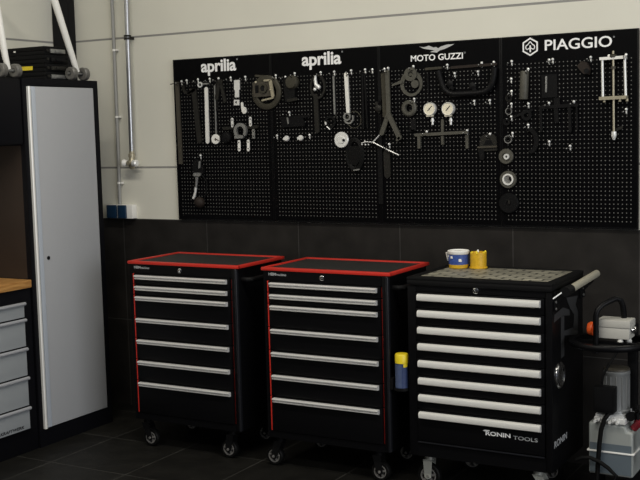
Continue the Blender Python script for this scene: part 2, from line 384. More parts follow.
# flat cases lying on the cabinets
for k in range(4):
    z0 = 1.9255 + k * .0452
    name = ['lowest', 'second from the bottom', 'third from the bottom', 'topmost'][k]
    lab = ['lowest flat black case in the stack on the tall cabinet', 'flat black case with a yellow sticker in the cabinet top stack', 'flat black case between the sticker case and the topmost case', 'topmost flat black case in the stack on the tall cabinet'][k]
    cs = thing('tool_case', lab, 'case', (-.8, -.6, z0), 'flat black cases on the cabinet')
    MB().box((-1.0, -.668 + .003 * (k % 2), z0), (-.52 - .004 * (k % 2), -.490, z0 + .0215), .004).build('base', 'black_matt', cs)
    MB().box((-1.0, -.668 + .003 * (k % 2), z0 + .0225), (-.52 - .004 * (k % 2), -.490, z0 + .0445), .004).build('lid', 'black_matt', cs)
    MB().box((-.5195, -.632, z0 + .008), (-.509, -.522, z0 + .030), .003).box((-.509, -.60, z0 + .012), (-.503, -.555, z0 + .026), .002).build('latch', ['steel', 'dark_steel', 'black_steel', 'steel'][k], cs)
    MB().cyl((-.5195, -.650, z0 + .021), (-.514, -.650, z0 + .021), .008).build('rivet', 'dark_steel', cs)
    if k == 1: MB().box((-.71, -.6665, z0 + .012), (-.615, -.6651, z0 + .033)).build('sticker', 'yellow', cs)
    if k == 3: MB().box((-.745, -.6695, z0 + .02), (-.73, -.6681, z0 + .028)).build('sticker', 'white', cs)

ps = thing('paddock_stand', 'white tubular stand with grey rubber rollers standing on the cabinets', 'stand', (-.47, -.73, 1.926))
f1, f2 = (-.468, -.478, 1.972), (-.468, -.984, 1.968)
MB().tube([f1, (-.47, -.50, 2.02), (-.475, -.620, 2.335), (-.50, -.66, 2.45), (-.52, -.70, 2.51), (-.53, -.76, 2.53), (-.53, -.92, 2.53), (-.52, -.99, 2.51), (-.50, -1.03, 2.45), (-.475, -1.045, 2.34), (-.47, -1.0, 2.03), f2], [.012, .0165] + [.0195] * 8 + [.0165, .012], 14).build('frame', 'white', ps)
for f in (f1, f2):
    ax = MB().cyl((f[0], f[1] - .075, 1.962), (f[0], f[1] + .075, 1.962), .007, seg=12).build('axle', 'steel', ps)
    for s in (-1, 1):
        MB().lathe((f[0], f[1] + s * .048 - .017, 1.962), (0, 1, 0), [(0, .012), (0, .030), (.004, .035), (.030, .035), (.034, .030), (.034, .012), (.028, .008), (.028, 0)], 24).build('roller', 'clear_knob', ax)

# ------------------------------------------------------------------ tool chests
def castor(parent, x, y, sx, top, r, fork='black_matt', tyre='rubber', trail=.02):
    """swivel castor: fork plate (part) with tyre and hub (sub-parts); the wheel trails by sx*trail along x"""
    wx = x + sx * trail; z = r
    fk = MB().box((x - .038, y - .034, top - .006), (x + .038, y + .034, top - .0005), .003)
    fk.cyl((x, y, top - .03), (x, y, top - .006), .021)
    for s in (-1, 1):
        fk.prism([(x - .022, y + s * .020, top - .028), (x + .022, y + s * .020, top - .028), (wx + .016, y + s * .020, z - .006), (wx, y + s * .020, z - .016), (wx - .016, y + s * .020, z - .006)], (0, s * .003, 0))
    f = fk.build('castor', fork, parent)
    MB().lathe((wx, y - .0165, z), (0, 1, 0), [(0, r * .68), (.0, r * .9), (.005, r * .985), (.0165, r), (.028, r * .985), (.033, r * .9), (.033, r * .68), (0, r * .68)], 32).build('tyre', tyre, f)
    h = MB()
    h.lathe((wx, y - .017, z), (0, 1, 0), [(.003, r * .69), (0, r * .66), (0, r * .58), (.004, r * .56), (.03, r * .56), (.034, r * .58), (.034, r * .66), (.031, r * .69)], 30)
    h.lathe((wx, y - .0265, z), (0, 1, 0), [(0, 0), (0, .006), (.006, .0075), (.006, r * .24), (.046, r * .24), (.046, .0075), (.052, .006), (.052, 0)], 18)
    for k in range(5):
        a = 2 * PI * k / 5 + .3; d = Vector((math.cos(a), 0, math.sin(a))); n = Vector((-d.z, 0, d.x)); c = Vector((wx, y - .016, z))
        h.prism([c + d * r * .2 + n * r * .09, c + d * r * .2 - n * r * .09, c + d * r * .6 - n * r * .14, c + d * r * .6 + n * r * .06], (0, .032, 0))
    h.build('hub', 'hub', f)
    return f

def alu_handle(x0, x1, ztop, y, drop=.0215, out=.022):
    """extruded full width drawer pull: rounded upper lip, a groove, lower lip"""
    p = [(y, ztop - drop), (y - out * .62, ztop - drop), (y - out * .8, ztop - drop * .86), (y - out * .8, ztop - drop * .70), (y - out * .52, ztop - drop * .62), (y - out * .52, ztop - drop * .54), (y - out * .9, ztop - drop * .46), (y - out, ztop - drop * .32), (y - out, ztop - drop * .16), (y - out * .8, ztop - drop * .03), (y - out * .5, ztop), (y, ztop)]
    return MB().prism([(x0, a, b) for a, b in p], (x1 - x0, 0, 0))

HZ = [.909, .8525, .799, .6855, .574, .463, .351]
def red_chest(label):
    t = thing('tool_chest', label, 'tool chest', (0, 0, 0), 'red rimmed tool chests')
    b = MB()
    b.box((.014, .012, .152), (.645, .424, .9625)).box((.645, .0, .152), (.673, .424, .9625), .004)
    b.box((.014, .0, .152), (.030, .012, .9625)).box((.03, .0, .918), (.645, .012, .9625)).box((.03, .0, .152), (.645, .012, .186))
    b.build('body', 'black', t)
    MB().box((.6615, -.0025, .154), (.6765, .02, .962), .006, 3).build('corner_post', 'edge_sheen', t)
    rim = MB(); W_, D_ = .6867, .43
    rim.box((0, 0, .963), (W_, .022, .979), .004).box((0, D_ - .022, .963), (W_, D_, .979), .004)
    rim.box((0, .004, .963), (.020, D_ - .004, .979), .004).box((W_ - .020, .004, .963), (W_, D_ - .004, .979), .004)
    rim.build('rim', 'red', t)
    MB().box((.0202, .0222, .963), (W_ - .0202, D_ - .0222, .973)).build('top_mat', 'mat_rubber', t)
    for i, h in enumerate(HZ):
        top = h + .006; bot = HZ[i + 1] + .010 if i < 6 else .189
        d = MB().box((.0440, -.006, bot), (.6385, .0118, top), .002).build('drawer', 'black', t)
        alu_handle(.0590, .6245, h, -.006).build('handle', 'alu', d)
        MB().box((.0365, -.005, bot), (.0437, .010, top), .001).build('red_edge', 'red', d)
        MB().box((.6388, .009, bot), (.6412, .0115, top), .001).build('red_edge', 'red', d)
    MB().lathe((.337, 0, .941), (0, -1, 0), [(0, .012), (.003, .012), (.004, .010), (.004, .004), (.001, .004), (.001, 0)], 18).build('lock', 'chrome', t)
    lettering('lettering', 'HBM', 'grey_letter', t, .044, .086, .9405, .9545, 0, 'front', .02, .0006)
    lettering('lettering', 'machines', 'grey_letter', t, .089, .142, .9410, .9525, 0, 'front', .01, .0006)
    # push bar on the right flank
    MB().tube([(.673, .055, .905), (.705, .052, .905), (.722, .065, .905), (.724, .085, .905), (.724, .345, .905), (.722, .365, .905), (.705, .378, .905), (.673, .375, .905)], .0135, 12).build('push_bar', 'black_matt', t)
    return t
chest = red_chest('red rimmed black tool chest beside the tall grey cabinet')
chest2 = copy_tree(chest); chest2['label'] = 'red rimmed black tool chest with a spray can on its flank'
for c, tl, tr in ((chest, .028, -.014), (chest2, -.028, .014)):
    castor(c, .050, .05, 1, .152, .047, trail=tl); castor(c, .586, .05, 1, .152, .047, trail=tr)
    castor(c, .08, .375, 1, .152, .047, trail=.02); castor(c, .60, .375, 1, .152, .047, trail=-.02)
chest.location = (0, -.69, 0); chest2.location = (.8194, -.6914, 0)
# the holder on the flank of the second chest
hd = MB(); cx, cy = 1.5475, -.672
hd.ring((cx, cy, .452), .0375, .036, .010, (0, 0, 1), 28); hd.cyl((cx, cy, .449), (cx, cy, .4525), .0375, seg=28); hd.box((1.4930, cy - .02, .449), (1.5115, cy + .02, .50))
hd.build('can_holder', 'black_matt', chest2)
sc_ = thing('spray_can', 'yellow and navy spray can standing in holder between the chests', 'spray can', (cx, cy, .4535))
MB().lathe((cx, cy, .4535), (0, 0, 1), [(0, 0), (0, .027), (.004, .030), (.115, .030), (.118, .0305), (.118, 0)], 30).build('can', 'navy', sc_)
MB().lathe((cx, cy, .5722), (0, 0, 1), [(0, 0), (0, .0305), (.036, .0305), (.042, .027), (.043, 0)], 30).build('cap', 'yellow', sc_)
MB().prism([(cx + .0306 * math.cos(a), cy + .0306 * math.sin(a), .556) for a in (-.9, -.75, -.6, -.45, -.3, -.15)] + [(cx + .0301 * math.cos(a), cy + .0301 * math.sin(a), .556) for a in (-.15, -.3, -.45, -.6, -.75, -.9)], (0, 0, .0155)).build('label_patch', 'yellow', sc_)
MB().prism([(cx + .0305 * math.cos(a), cy + .0305 * math.sin(a), .462) for a in (-2.9, -2.6, -2.3, -2.0, -1.7, -1.4, -1.15)] + [(cx + .0301 * math.cos(a), cy + .0301 * math.sin(a), .462) for a in (-1.15, -1.4, -1.7, -2.0, -2.3, -2.6, -2.9)], (0, 0, .104)).build('label', 'pale_blue', sc_)
MB().cyl((cx + .027, cy + .022, .5625), (cx + .040, cy + .022, .62), .0022, seg=8).build('straw', 'red', sc_)

t = thing('tool_chest', 'black tool chest with pale checker mat, two pots stand on top', 'tool chest', (1.59, -.69, 0))
x0, y0, x1, y1 = 1.59, -.69, 2.25, -.25
b = MB()
b.box((x0, y0 + .012, .16), (x1 - .03, y1, .93)); b.box((x1 - .03, y0, .16), (x1, y1, .93), .006); b.box((x0, y0, .16), (x0 + .04, y0 + .012, .93), .002); b.box((x0 + .04, y0, .905), (x1 - .03, y0 + .012, .93)); b.box((x0 + .04, y0, .16), (x1 - .03, y0 + .012, .222))
b.build('body', 'black', t)
top = MB()
top.box((x0 - .001, y0 - .008, .9305), (x1 + .0015, y1 + .008, .955), .008)
top.box((x0 - .001, y0 - .008, .952), (x1 + .0015, y0 + .045, .968), .006).box((x0 - .001, y1 - .02, .952), (x1 + .0015, y1 + .008, .968), .006)
top.box((x0 - .001, y0 + .04, .952), (x0 + .035, y1 - .015, .968), .006).box((x1 - .035, y0 + .04, .952), (x1 + .0015, y1 - .015, .968), .006)
top.build('top', 'black_matt', t)
MB().box((x0 + .0355, y0 + .0455, .9555), (x1 - .0355, y1 - .0205, .964), .001).build('checker_mat', 'checker', t)
Z3 = [.894, .8215, .7475, .6735, .5975, .5195, .4435, .3655]
for i, h in enumerate(Z3):
    top_, bot = h + .008, (Z3[i + 1] + .011 if i < 7 else .232)
    d = MB().box((x0 + .042, y0 - .004, bot), (x1 - .034, y0 + .011, top_), .002).build('drawer', 'black', t)
    yy = y0 - .004
    MB().prism([(1.645, yy, h - .030), (1.645, yy - .014, h - .030), (1.645, yy - .020, h - .026), (1.645, yy - .022, h - .014), (1.645, yy - .020, h - .004), (1.645, yy - .012, h), (1.645, yy, h)], (.5570, 0, 0)).build('handle', 'alu_pale', d)
    if i == 7:
        lettering('lettering', 'RONIN', 'lettering', d, 1.953, 2.066, .293, .3115, y0 - .0042, 'front', .032, .0006)
        lettering('lettering', 'TOOLS', 'grey_letter', d, 2.078, 2.186, .289, .3055, y0 - .0042, 'front', .008, .0006)
        MB().prism([(1.941, y0 - .0042, .3125), (1.951, y0 - .0042, .3165), (1.972, y0 - .0042, .3165), (1.972, y0 - .0042, .3125), (1.953, y0 - .0042, .3125), (1.949, y0 - .0042, .309)], (0, -.0006, 0)).build('emblem', 'lettering', d)
MB().box((x0 + .042, y0 - .010, .2225), (x1 - .034, y0 - .0005, .2285), .002).build('bottom_ledge', 'edge_sheen', t)
MB().lathe((1.915, y0, .921), (0, -1, 0), [(0, .013), (.004, .013), (.005, .011), (.005, .004), (.002, .004), (.002, 0)], 18).build('lock', 'chrome', t)
# flank emblem, word and push handle
S_ = lambda pts: [(x1 + .0003, y, z) for y, z in pts]
em = MB()
em.prism(S_([(-.670, .800), (-.663, .832), (-.545, .845), (-.455, .822), (-.450, .796), (-.560, .812)]), (.0006, 0, 0))
em.prism(S_([(-.575, .811), (-.530, .806), (-.530, .634), (-.575, .630)]), (.0006, 0, 0))
em.prism(S_([(-.497, .880), (-.335, .866), (-.365, .830), (-.330, .790), (-.335, .690), (-.530, .722), (-.530, .742), (-.400, .735), (-.385, .79), (-.41, .805), (-.445, .826), (-.470, .850)]), (.0006, 0, 0))
em.build('flank_emblem', 'dark_letter', t)
lettering('flank_lettering', 'RONIN', 'grey_letter', t, -.672, -.495, .263, .292, x1 + .0003, 'side', .02, .0006, .1)
hb = MB().box((x1 + .0002, -.672, .848), (x1 + .006, -.60, .93), .002)
hb.prism([(x1 + .006, -.645, .925), (x1 + .006, -.645, .875), (x1 + .060, -.645, .935), (x1 + .045, -.645, .95)], (0, .006, 0))
ga, gm, gb = Vector((2.2950, -0.6600, 0.9300)), Vector((2.2950, -0.5841, 0.9308)), Vector((2.2950, -0.1854, 0.9482))
hb.cyl(ga, gm, .021, seg=20)
h = hb.build('handle_bracket', 'black_matt', t)
MB().box((x1 + .0002, -.30, .848), (x1 + .006, -.235, .93), .002).prism([(x1 + .006, -.27, .925), (x1 + .006, -.27, .875), (x1 + .055, -.27, .925), (x1 + .045, -.27, .945)], (0, .006, 0)).build('handle_bracket', 'black_matt', t)
gl = (gb - gm).length
MB().lathe(gm + (gb - gm) * .002, gb - gm, [(0, 0), (0, .0165), (gl - .008, .0165), (gl, .013), (gl, 0)], 22).build('grip', 'foam', h)
MB().cyl((2.2570, -0.7031, 0.9051), (2.2850, -0.6753, 0.9284), .0032, seg=8).build('rod', 'zinc', h)
for y, z in ((-.66, .885), (-.66, .857), (-.265, .889), (-.265, .861)):
    MB().cyl((x1 + .0061, y, z), (x1 + .0095, y, z), .0055, seg=10).build('screw', 'steel', h)
castor(t, 1.655, -.625, 1, .16, .056, 'castor_steel', trail=.0); castor(t, 2.165, -.625, 1, .16, .056, 'castor_steel', trail=.055)
castor(t, 1.72, -.315, 1, .16, .056, 'black_matt'); castor(t, 2.10, -.315, 1, .16, .056, 'black_matt')

MB_ = MB().lathe((x1 + .0005, -.603, .564), (1, 0, 0), [(0, 0), (0, .058), (.006, .0575), (.010, .053), (.013, .047), (.013, .041), (.009, .036), (.005, .02), (.004, 0)], 32)
solo(MB_, 'steel_dish', 'chrome', 'round polished steel dish stuck to the flank of the checker mat chest', 'dish')

def pot(name, label, x, y, z, r, hgt, parts):
    p = thing(name, label, 'pot', (x, y, z))
    for nm, prof, m in parts:
        MB().lathe((x, y, z), (0, 0, 1), [(a, b_) for a, b_ in prof], 36).build(nm, m, p)
    return p
zt_ = .9645
tx, ty = 1.680, -.318
p = pot('tub', 'white tub with blue label on the checker mat', tx, ty, zt_, .047, .09, [
    ('base', [(0, 0), (0, .0415), (.003, .0445), (.0185, .0455), (.0185, 0)], 'gold'),
    ('label', [(.0187, .0455), (.066, .0468), (.066, .0)], 'blue'),
    ('lid', [(.0662, .0), (.0662, .0480), (.070, .0505), (.081, .0510), (.0835, .0480), (.0835, .0455), (.079, .0445), (.079, 0)], 'white')])
MB().prism([(tx - .047, ty - .024, .965 + .040), (tx - .054, ty - .026, .965 + .0735), (tx - .046, ty - .030, .965 + .0735), (tx - .042, ty - .030, .965 + .035)], (0, .012, 0)).build('drip', 'white', p)
for a, z, ln, ww in ((-1.9, .048, .011, .013), (-1.0, .034, .013, .015), (-2.5, .052, .011, .011)):
    c = Vector((tx + .0466 * math.cos(a), ty + .0466 * math.sin(a), .9645 + z)); tn = Vector((-math.sin(a), math.cos(a), 0)); nn = Vector((math.cos(a), math.sin(a), 0))
    MB().prism([c - tn * ww / 2, c + tn * ww / 2, c + tn * ww * .3 + Vector((0, 0, ln)), c - tn * ww * .5 + Vector((0, 0, ln))], nn * .0012).build('label_patch', 'white', p)
jx, jy = 1.772, -.300
p = pot('jar', 'open yellow jar standing beside the blue labelled tub', jx, jy, zt_, .040, .09, [
    ('base', [(0, 0), (0, .0405), (.002, .0425), (.006, .0425), (.008, .0385), (.008, 0)], 'gold'),
    ('body', [(.0082, 0), (.0082, .0375), (.074, .0382), (.076, .0365), (.076, .033), (.05, .032), (.05, 0)], 'gold')])
for a, hh in ((-2.2, .010), (-1.4, .013), (-.4, .008), (.6, .011), (2.0, .012)):
    c = Vector((jx + .0335 * math.cos(a), jy + .0335 * math.sin(a), zt_ + .071))
    MB().lathe(c, (0, 0, 1), [(0, .006), (hh * .7, .005), (hh, .002), (hh, 0)], 8).build('smear', 'yellow' if a < 1 else 'white', p)

# ------------------------------------------------------------------ hydraulic pump unit on the right
hu = thing('pump_unit', 'hydraulic pump unit with milky tank and grey switch box', 'pump unit', (2.44, -.42, 0))
bf = MB().box((2.335, -.50, .012), (2.56, -.32, .03), .003).box((2.35, -.49, .03), (2.375, -.34, .1215)).box((2.50, -.49, .03), (2.525, -.34, .1215))
for xx in (2.35, 2.545):
    for yy in (-.48, -.34): bf.cyl((xx, yy, 0), (xx, yy, .013), .014, seg=12)
bf.build('base_frame', 'black_matt', hu)
tk = MB().prism([(2.346, -.50, .122), (2.346, -.50, .350), (2.505, -.50, .346), (2.509, -.50, .322), (2.535, -.50, .319), (2.535, -.50, .122)], (0, .17, 0)).build('reservoir', 'tank', hu)
bmod = tk.modifiers.new('round', 'BEVEL'); bmod.width = .010; bmod.segments = 3
MB().box((2.340, -.5055, .222), (2.541, -.325, .2295), .003).build('seam', 'white', tk)
MB().box((2.352, -.5012, .132), (2.529, -.5002, .262)).build('fluid_mark', 'fluid', tk)
MB().lathe((2.530, -.45, .332), (.6, 0, .8), [(-.008, 0), (-.008, .016), (.012, .016), (.022, .020), (.036, .018), (.036, 0)], 18).build('filler_cap', 'red_dark', tk)
pb = MB().box((2.372, -.506, .3515), (2.505, -.34, .376), .003)
for k in range(7):
    xx = 2.380 + k * .0155
    pb.cyl((xx, -.507, .360 + .010 * (k % 2)), (xx, -.522, .360 + .010 * (k % 2)), .0068, seg=8)
pb.box((2.376, -.500, .376), (2.495, -.345, .388), .002)
pb.build('pump_block', 'zinc', hu)
mc = MB().lathe((2.446, -.42, .3885), (0, 0, 1), [(0, 0), (0, .057), (.010, .058), (.016, .053), (.160, .053), (.165, .056), (.176, .056), (.182, .049), (.182, 0)], 36)
for k in range(14):
    a = 2 * PI * k / 14; mc.box((2.446 + .054 * math.cos(a) - .002, -.42 + .054 * math.sin(a) - .002, .405), (2.446 + .054 * math.cos(a) + .002, -.42 + .054 * math.sin(a) + .002, .545))
mt_ = mc.build('motor', 'motor', hu)
MB().lathe((2.446, -.42, .5702), (0, 0, 1), [(0, 0), (0, .0555), (.006, .054), (.010, .046), (.010, 0)], 36).build('motor_cap', 'brown_steel', mt_)
MB().box((2.376, -.535, .402), (2.464, -.479, .512), .005).box((2.382, -.539, .414), (2.458, -.5345, .500), .002).build('terminal_box', 'black_matt', hu)
MB().lathe((2.52, -.44, .385), (0, -1, 0), [(0, 0), (0, .012), (.03, .012), (.03, .02), (.045, .02), (.045, 0)], 14).cyl((2.50, -.42, .365), (2.575, -.42, .41), .010).cyl((2.54, -.45, .365), (2.54, -.45, .43), .009).build('release_valve', 'black_steel', hu)
MB().box((2.475, -.355, .03), (2.515, -.325, .76), .003).build('upright', 'black_matt', hu)
rg = MB()
rg.lathe((2.437, -.50, .690), (0, 0, 1), [(0, .143), (0, .166), (.006, .170), (.018, .170), (.024, .166), (.024, .143), (0, .143)], 40)
rg.box((2.475, -.36, .692), (2.515, -.325, .710)); rg.box((2.285, -.512, .693), (2.59, -.488, .704))
rg.build('ring_tray', 'black', hu)
hp = [(2.3873, -0.5300, 0.6566), (2.3873, -0.5300, 0.7336), (2.3874, -0.5300, 0.8146), (2.3923, -0.5250, 0.8375), (2.4072, -0.5100, 0.8573), (2.4299, -0.4850, 0.8719), (2.4528, -0.4600, 0.8822), (2.4678, -0.4450, 0.8744), (2.4758, -0.4350, 0.8477), (2.4788, -0.4300, 0.8085), (2.4714, -0.4000, 0.6950), (2.4689, -0.3900, 0.6625)]
MB().tube(hp, .0125, 12).build('hoop', 'black', hu)
sw = MB().box((2.3855, -.50, .716), (2.5190, -.41, .763), .004).build('switch_box', 'grey_box', hu)
MB().box((2.3820, -.503, .7635), (2.5220, -.407, .796), .005).build('cover', 'grey_box', sw)
MB().lathe((2.3845, -.488, .752), (-1, 0, 0), [(0, .014), (.020, .014), (.020, .029), (.032, .0295), (.042, .024), (.044, 0)], 22).build('stop_button', 'red_button', sw)
MB().lathe((2.5195, -.475, .752), (1, 0, 0), [(0, .013), (.014, .013), (.014, .010), (.016, 0)], 16).build('rotary_switch', 'chrome', sw)
MB().lathe((2.5195, -.438, .752), (1, 0, 0), [(0, .013), (.014, .013), (.014, .010), (.016, 0)], 16).build('rotary_switch', 'chrome', sw)
for xx, yy in ((2.4780, -.487), (2.5060, -.455)):
    MB().lathe((xx, yy, .7155), (0, 0, -1), [(0, .010), (.008, .010), (.008, .013), (.020, .012), (.024, .008), (.024, 0)], 14).build('cable_gland', 'white', sw)
MB().tube([(2.4072, -0.5100, 0.5209), (2.4128, -0.5150, 0.5570), (2.4284, -0.5100, 0.5917), (2.4468, -0.5000, 0.6256), (2.4652, -0.4900, 0.6594), (2.4764, -0.4850, 0.6893)], .005, 8).build('cable', 'rubber', hu)
MB().tube([(2.4513, -0.5000, 0.4021), (2.4383, -0.5150, 0.4000), (2.4212, -0.5220, 0.3739), (2.4071, -0.5250, 0.3253), (2.3998, -0.5250, 0.2592), (2.3943, -0.5250, 0.1843), (2.3899, -0.5250, 0.1136), (2.3899, -0.5250, 0.0609), (2.345, -.55, .012)], .010, 10).build('hose', 'rubber', hu)
MB().tube([(2.3050, -0.5450, 0.1869), (2.3311, -0.5450, 0.2009), (2.3656, -0.5450, 0.2054), (2.4041, -0.5450, 0.1934), (2.4424, -0.5450, 0.1703), (2.4761, -0.5450, 0.1402), (2.45, -.545, .07), (2.46, -.55, .012)], .0088, 10).build('hose', 'rubber', hu)
MB().tube([(2.545, -.48, .41), (2.56, -.49, .42), (2.575, -.50, .39), (2.58, -.50, .31), (2.585, -.49, .20)], .009, 10).build('hose', 'rubber', hu)

# ------------------------------------------------------------------ tool board: four perforated panels
PX = [-.166, .485, 1.136, 1.787, 2.438]
PY = -.023
def panel(i, label):
    x0, x1 = PX[i], PX[i + 1]
    xa, xb = (x0 if i == 0 else x0 + .0008), (x1 if i == 3 else x1 - .0008)
    p = thing('pegboard', label, 'pegboard', (xa, -.001, 1.1337), 'pegboard panels in a row')
    mp = perforated('perforated_black_steel', .0325, 31, .0195, 1.169 - 1.1337, 38, .0200, .0027)
    MB().box((xa, PY, 1.1337), (xb, PY + .0015, 2.0393)).build('sheet', mp, p)
    fr = MB()
    fr.box((xa, PY - .0015, 1.1337), (xa + .007, -.0065, 2.0393), .0005).box((xb - .007, PY - .0015, 1.1337), (xb, -.0065, 2.0393), .0005)
    fr.box((xa + .007, PY - .0015, 1.1337), (xb - .007, -.0065, 1.1407), .0005).box((xa + .007, PY - .0015, 2.0323), (xb - .007, -.0065, 2.0393), .0005)
    fr.build('frame', 'black', p)
    return p
SH = PY - .0003
def reg_mark(p, x, z, r=.0045): MB().ring((x, SH, z), r, r * .6, .0006, (0, -1, 0), 14).build('registered_mark', 'grey_letter', p)
p1 = panel(0, 'leftmost perforated black panel with its upper name above the big clutch ring')
p1['label'] = 'leftmost perforated black wall panel, nearest to the metal air pipe'
lettering('lettering', 'aprilia', 'lettering', p1, (0.0283, -0.0230, 1.9737)[0], (0.2640, -0.0230, 1.9782)[0], (0.0869, -0.0230, 1.9389)[2], (0.1917, -0.0230, 2.0275)[2], SH, 'front', .026, .0008, 0, .97)
reg_mark(p1, (0.2709, -0.0230, 2.0200)[0], (0.2709, -0.0230, 2.0200)[2])
p2 = panel(1, 'perforated black wall panel with white lettering over the strap wrench')
lettering('lettering', 'aprilia', 'lettering', p2, (0.6828, -0.0230, 1.9724)[0], (0.9194, -0.0230, 1.9753)[0], (0.7429, -0.0230, 1.9396)[2], (0.8539, -0.0230, 2.0292)[2], SH, 'front', .026, .0008, 0, .97)
reg_mark(p2, (0.9260, -0.0230, 2.0230)[0], (0.9260, -0.0230, 2.0230)[2])
p3 = panel(2, 'perforated black wall panel with a white eagle above its lettering')
lettering('lettering', 'MOTO GUZZI', 'lettering', p3, (1.3147, -0.0230, 1.9688)[0], (1.5940, -0.0230, 1.9631)[0], (1.3264, -0.0230, 1.9500)[2], (1.5838, -0.0230, 1.9809)[2], SH, 'front', .020, .0008)
reg_mark(p3, (1.6036, -0.0230, 1.9793)[0], (1.6036, -0.0230, 1.9793)[2], .004)
eg = MB()
eg.prism([(1.3607, -0.0233, 2.0222), (1.3877, -0.0233, 2.0172), (1.4148, -0.0233, 2.0234), (1.4389, -0.0233, 2.0127), (1.4523, -0.0233, 2.0148), (1.4639, -0.0233, 2.0078), (1.4790, -0.0233, 2.0156), (1.5109, -0.0233, 2.0229), (1.5505, -0.0233, 2.0233), (1.5266, -0.0233, 2.0132), (1.5000, -0.0233, 2.0032), (1.4734, -0.0233, 1.9975), (1.4561, -0.0233, 1.9873), (1.4331, -0.0233, 1.9906), (1.4197, -0.0233, 1.9923), (1.4440, -0.0233, 1.9987), (1.4199, -0.0233, 2.0040), (1.3876, -0.0233, 2.0099)], (0, -.0008, 0))
eg.build('eagle_emblem', 'silver_letter', p3)
p4 = panel(3, 'perforated black wall panel with a white hexagon badge, above the checker mat chest')
lettering('lettering', 'PIAGGIO', 'lettering', p4, (2.0043, -0.0230, 1.9909)[0], (2.3187, -0.0230, 1.9851)[0], (2.0148, -0.0230, 1.9644)[2], (2.2819, -0.0230, 2.0143)[2], SH, 'front', .014, .0008)
reg_mark(p4, (2.3273, -0.0230, 2.0078)[0], (2.3273, -0.0230, 2.0078)[2], .004)
hc = Vector((1.9336, -0.0233, 1.9868)); hxg = MB()
for k in range(6):
    a, b2 = math.radians(90 + 60 * k), math.radians(150 + 60 * k)
    d0, d1 = Vector((math.cos(a), 0, math.sin(a))), Vector((math.cos(b2), 0, math.sin(b2)))
    hxg.prism([hc + d0 * .043, hc + d1 * .043, hc + d1 * .035, hc + d0 * .035], (0, -.0008, 0))
hxg.bar(hc + Vector((0, 0, -.022)), hc + Vector((0, 0, .004)), .007, .0008)
for s in (-1, 1):
    hxg.tube([hc + Vector((0, -.0003, .024))] + [hc + Vector((s * .013 + s * .009 * math.cos(a), -.0003, -.002 + .011 * math.sin(a))) for a in (1.6, .9, .2, -.6, -1.4)] + [hc + Vector((s * .004, -.0003, -.006))], .0028, 6)
hxg.build('hexagon_emblem', 'lettering', p4)

